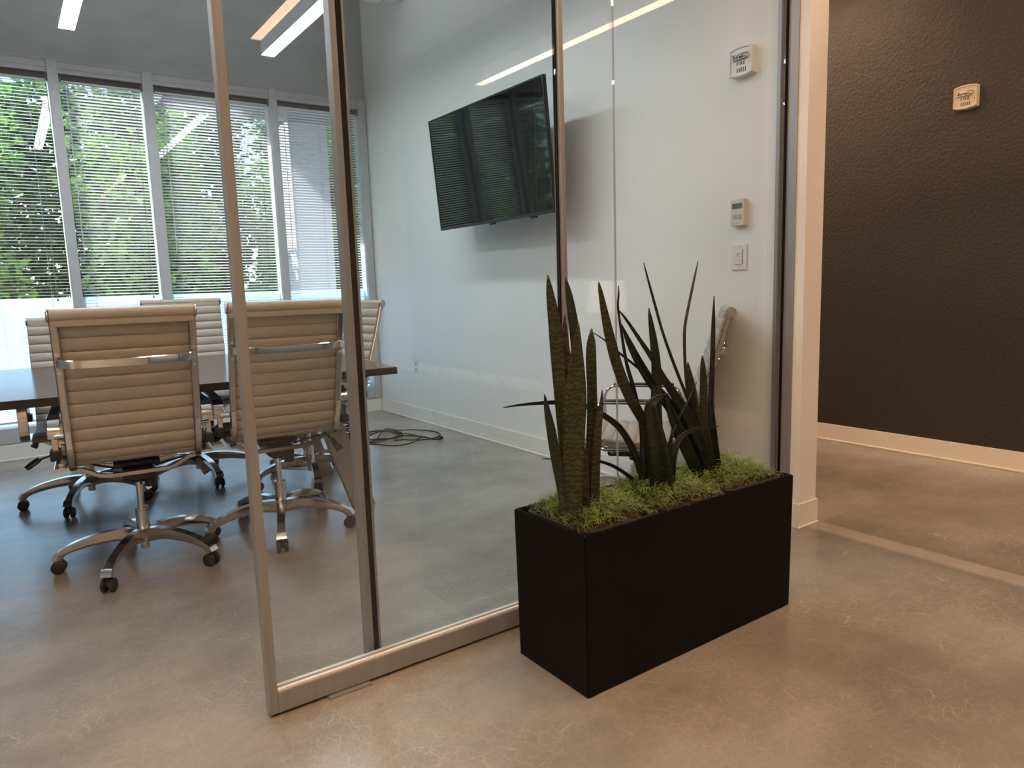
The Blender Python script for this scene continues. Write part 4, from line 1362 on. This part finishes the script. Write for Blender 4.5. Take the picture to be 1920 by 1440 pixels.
prof = [(0.172, 0.10), (0.142, 0.36), (0.140, 0.36), (0.170, 0.10)]
rings = []
for r, h in prof:
    rings.append([bm.verts.new((r * math.cos(2 * PI * q / 32), r * math.sin(2 * PI * q / 32), h)) for q in range(32)])
for A, B in zip(rings, rings[1:] + rings[:1]):
    for j in range(32):
        bm.faces.new((A[j], A[(j + 1) % 32], B[(j + 1) % 32], B[j]))
obj('lamp_shade', bm, M['shade'], lp, autosmooth=40)

# ================================================================== OUTSIDE
struct('ground_outside', boxes(((-14, YW + 0.22, -0.2), (14, 26, -0.05))), M['concrete_out'], 'pale concrete yard outside the windows', 'ground')
struct('canopy_1', boxes(((1.36, YW + 0.30, 2.86), (5.2, 7.62, 3.02), 0.004)), M['soffit'], 'dark canopy slab outside above the right hand windows', 'canopy')
struct('pier_1', boxes(((2.606, 7.58, -0.05), (3.02, 7.95, 2.858), 0.004)), M['pier'], 'pale grey pier outside the rightmost window', 'pier')

def foliage(name, mat_, c, rad, n, leaf, seed, parent=None, box=False):
    rs = random.Random(seed)
    bm = new_bm()
    for _ in range(n):
        while True:
            d = Vector((rs.uniform(-1, 1), rs.uniform(-1, 1), rs.uniform(-1, 1)))
            if box or 0.25 < d.length < 1.0:
                break
        if not box:
            d = d * (0.75 + 0.35 * math.sin(5 * d.x + seed) * math.cos(4 * d.z + 2 * d.y))
        p = Vector(c) + Vector((d.x * rad[0], d.y * rad[1], d.z * rad[2]))
        a = Vector((rs.gauss(0, 1), rs.gauss(0, 1), rs.gauss(0, 0.6) - 0.3)).normalized()
        b = a.cross(Vector((rs.gauss(0, 1), rs.gauss(0, 1), rs.gauss(0, 1) + 1.0))).normalized()
        L = leaf * rs.uniform(0.6, 1.3)
        w = L * 0.30
        nn = a.cross(b) * L * 0.12
        v = [bm.verts.new(p), bm.verts.new(p + a * L * 0.45 + b * w + nn), bm.verts.new(p + a * L), bm.verts.new(p + a * L * 0.45 - b * w + nn)]
        bm.faces.new((v[0], v[1], v[2]))
        bm.faces.new((v[0], v[2], v[3]))
    o = obj(name, bm, mat_, parent)
    o['kind'] = 'stuff'
    return o

def tree(x, y, h, crown_c, rad, n, leaf, seed, label, m):
    t = thing('tree', label, 'tree', (x, y, -0.05), 0, 'trees outside the windows')
    bm = new_bm()
    add_sweep(bm, catmull([(0, 0, 0), (0.05, 0.02, h * 0.4), (-0.03, 0.05, h * 0.8), (0.02, 0, h)], 12), circ(0.07, 9), scales=[(1.2 - 0.06 * k,) * 2 for k in range(13)])
    for k, an in enumerate((0.4, 2.2, 3.9, 5.4)):
        p = Vector((0, 0.02, h * (0.45 + 0.1 * k)))
        add_sweep(bm, catmull([p, p + Vector((0.4 * math.cos(an), 0.3 * math.sin(an), 0.35)), p + Vector((0.75 * math.cos(an), 0.55 * math.sin(an), 0.55))], 6), circ(0.03, 6), scales=[(1 - 0.1 * q,) * 2 for q in range(7)])
    obj('trunk', bm, M['bark'], t, smooth=True)
    foliage('foliage', m, crown_c, rad, n, leaf, seed, t)
    return t
tree(-0.60, 9.3, 2.8, (0, 0, 1.85), (1.15, 0.8, 1.95), 9500, 0.13, 1, 'leafy green tree outside the leftmost window', M['foliage'])
tree(1.45, 9.3, 2.8, (0, 0, 1.8), (0.95, 0.8, 1.85), 8000, 0.13, 2, 'leafy green tree outside the second window', M['foliage'])
tree(3.30, 9.3, 2.7, (0, 0, 1.75), (0.95, 0.8, 1.75), 8000, 0.13, 3, 'leafy green tree outside the third window', M['foliage'])
tree(5.2, 9.3, 2.7, (0, 0, 1.75), (1.0, 0.8, 1.8), 6500, 0.13, 4, 'leafy green tree outside beyond the pale pier', M['foliage2'])
for i, (x, lab) in enumerate(((-2.2, 'dark clipped hedge outside at the far left'), (1.4, 'dark clipped hedge outside behind the middle trees'), (5.0, 'dark clipped hedge outside at the far right'))):
    hg = thing('hedge', lab, 'hedge', (x, 11.0, -0.05), 0, 'hedges outside the windows')
    foliage('foliage', M['foliage2'], (0, 0, 1.95), (1.66, 0.45, 1.9), 15000, 0.15, 30 + i, hg, True)
    bm = new_bm()
    for q in range(7):
        add_cyl(bm, (-1.3 + q * 0.43, 0, 0), (-1.3 + q * 0.43 + 0.05, 0.03, 1.6), 0.025, 0.012, seg=6)
    obj('stems', bm, M['bark'], hg)
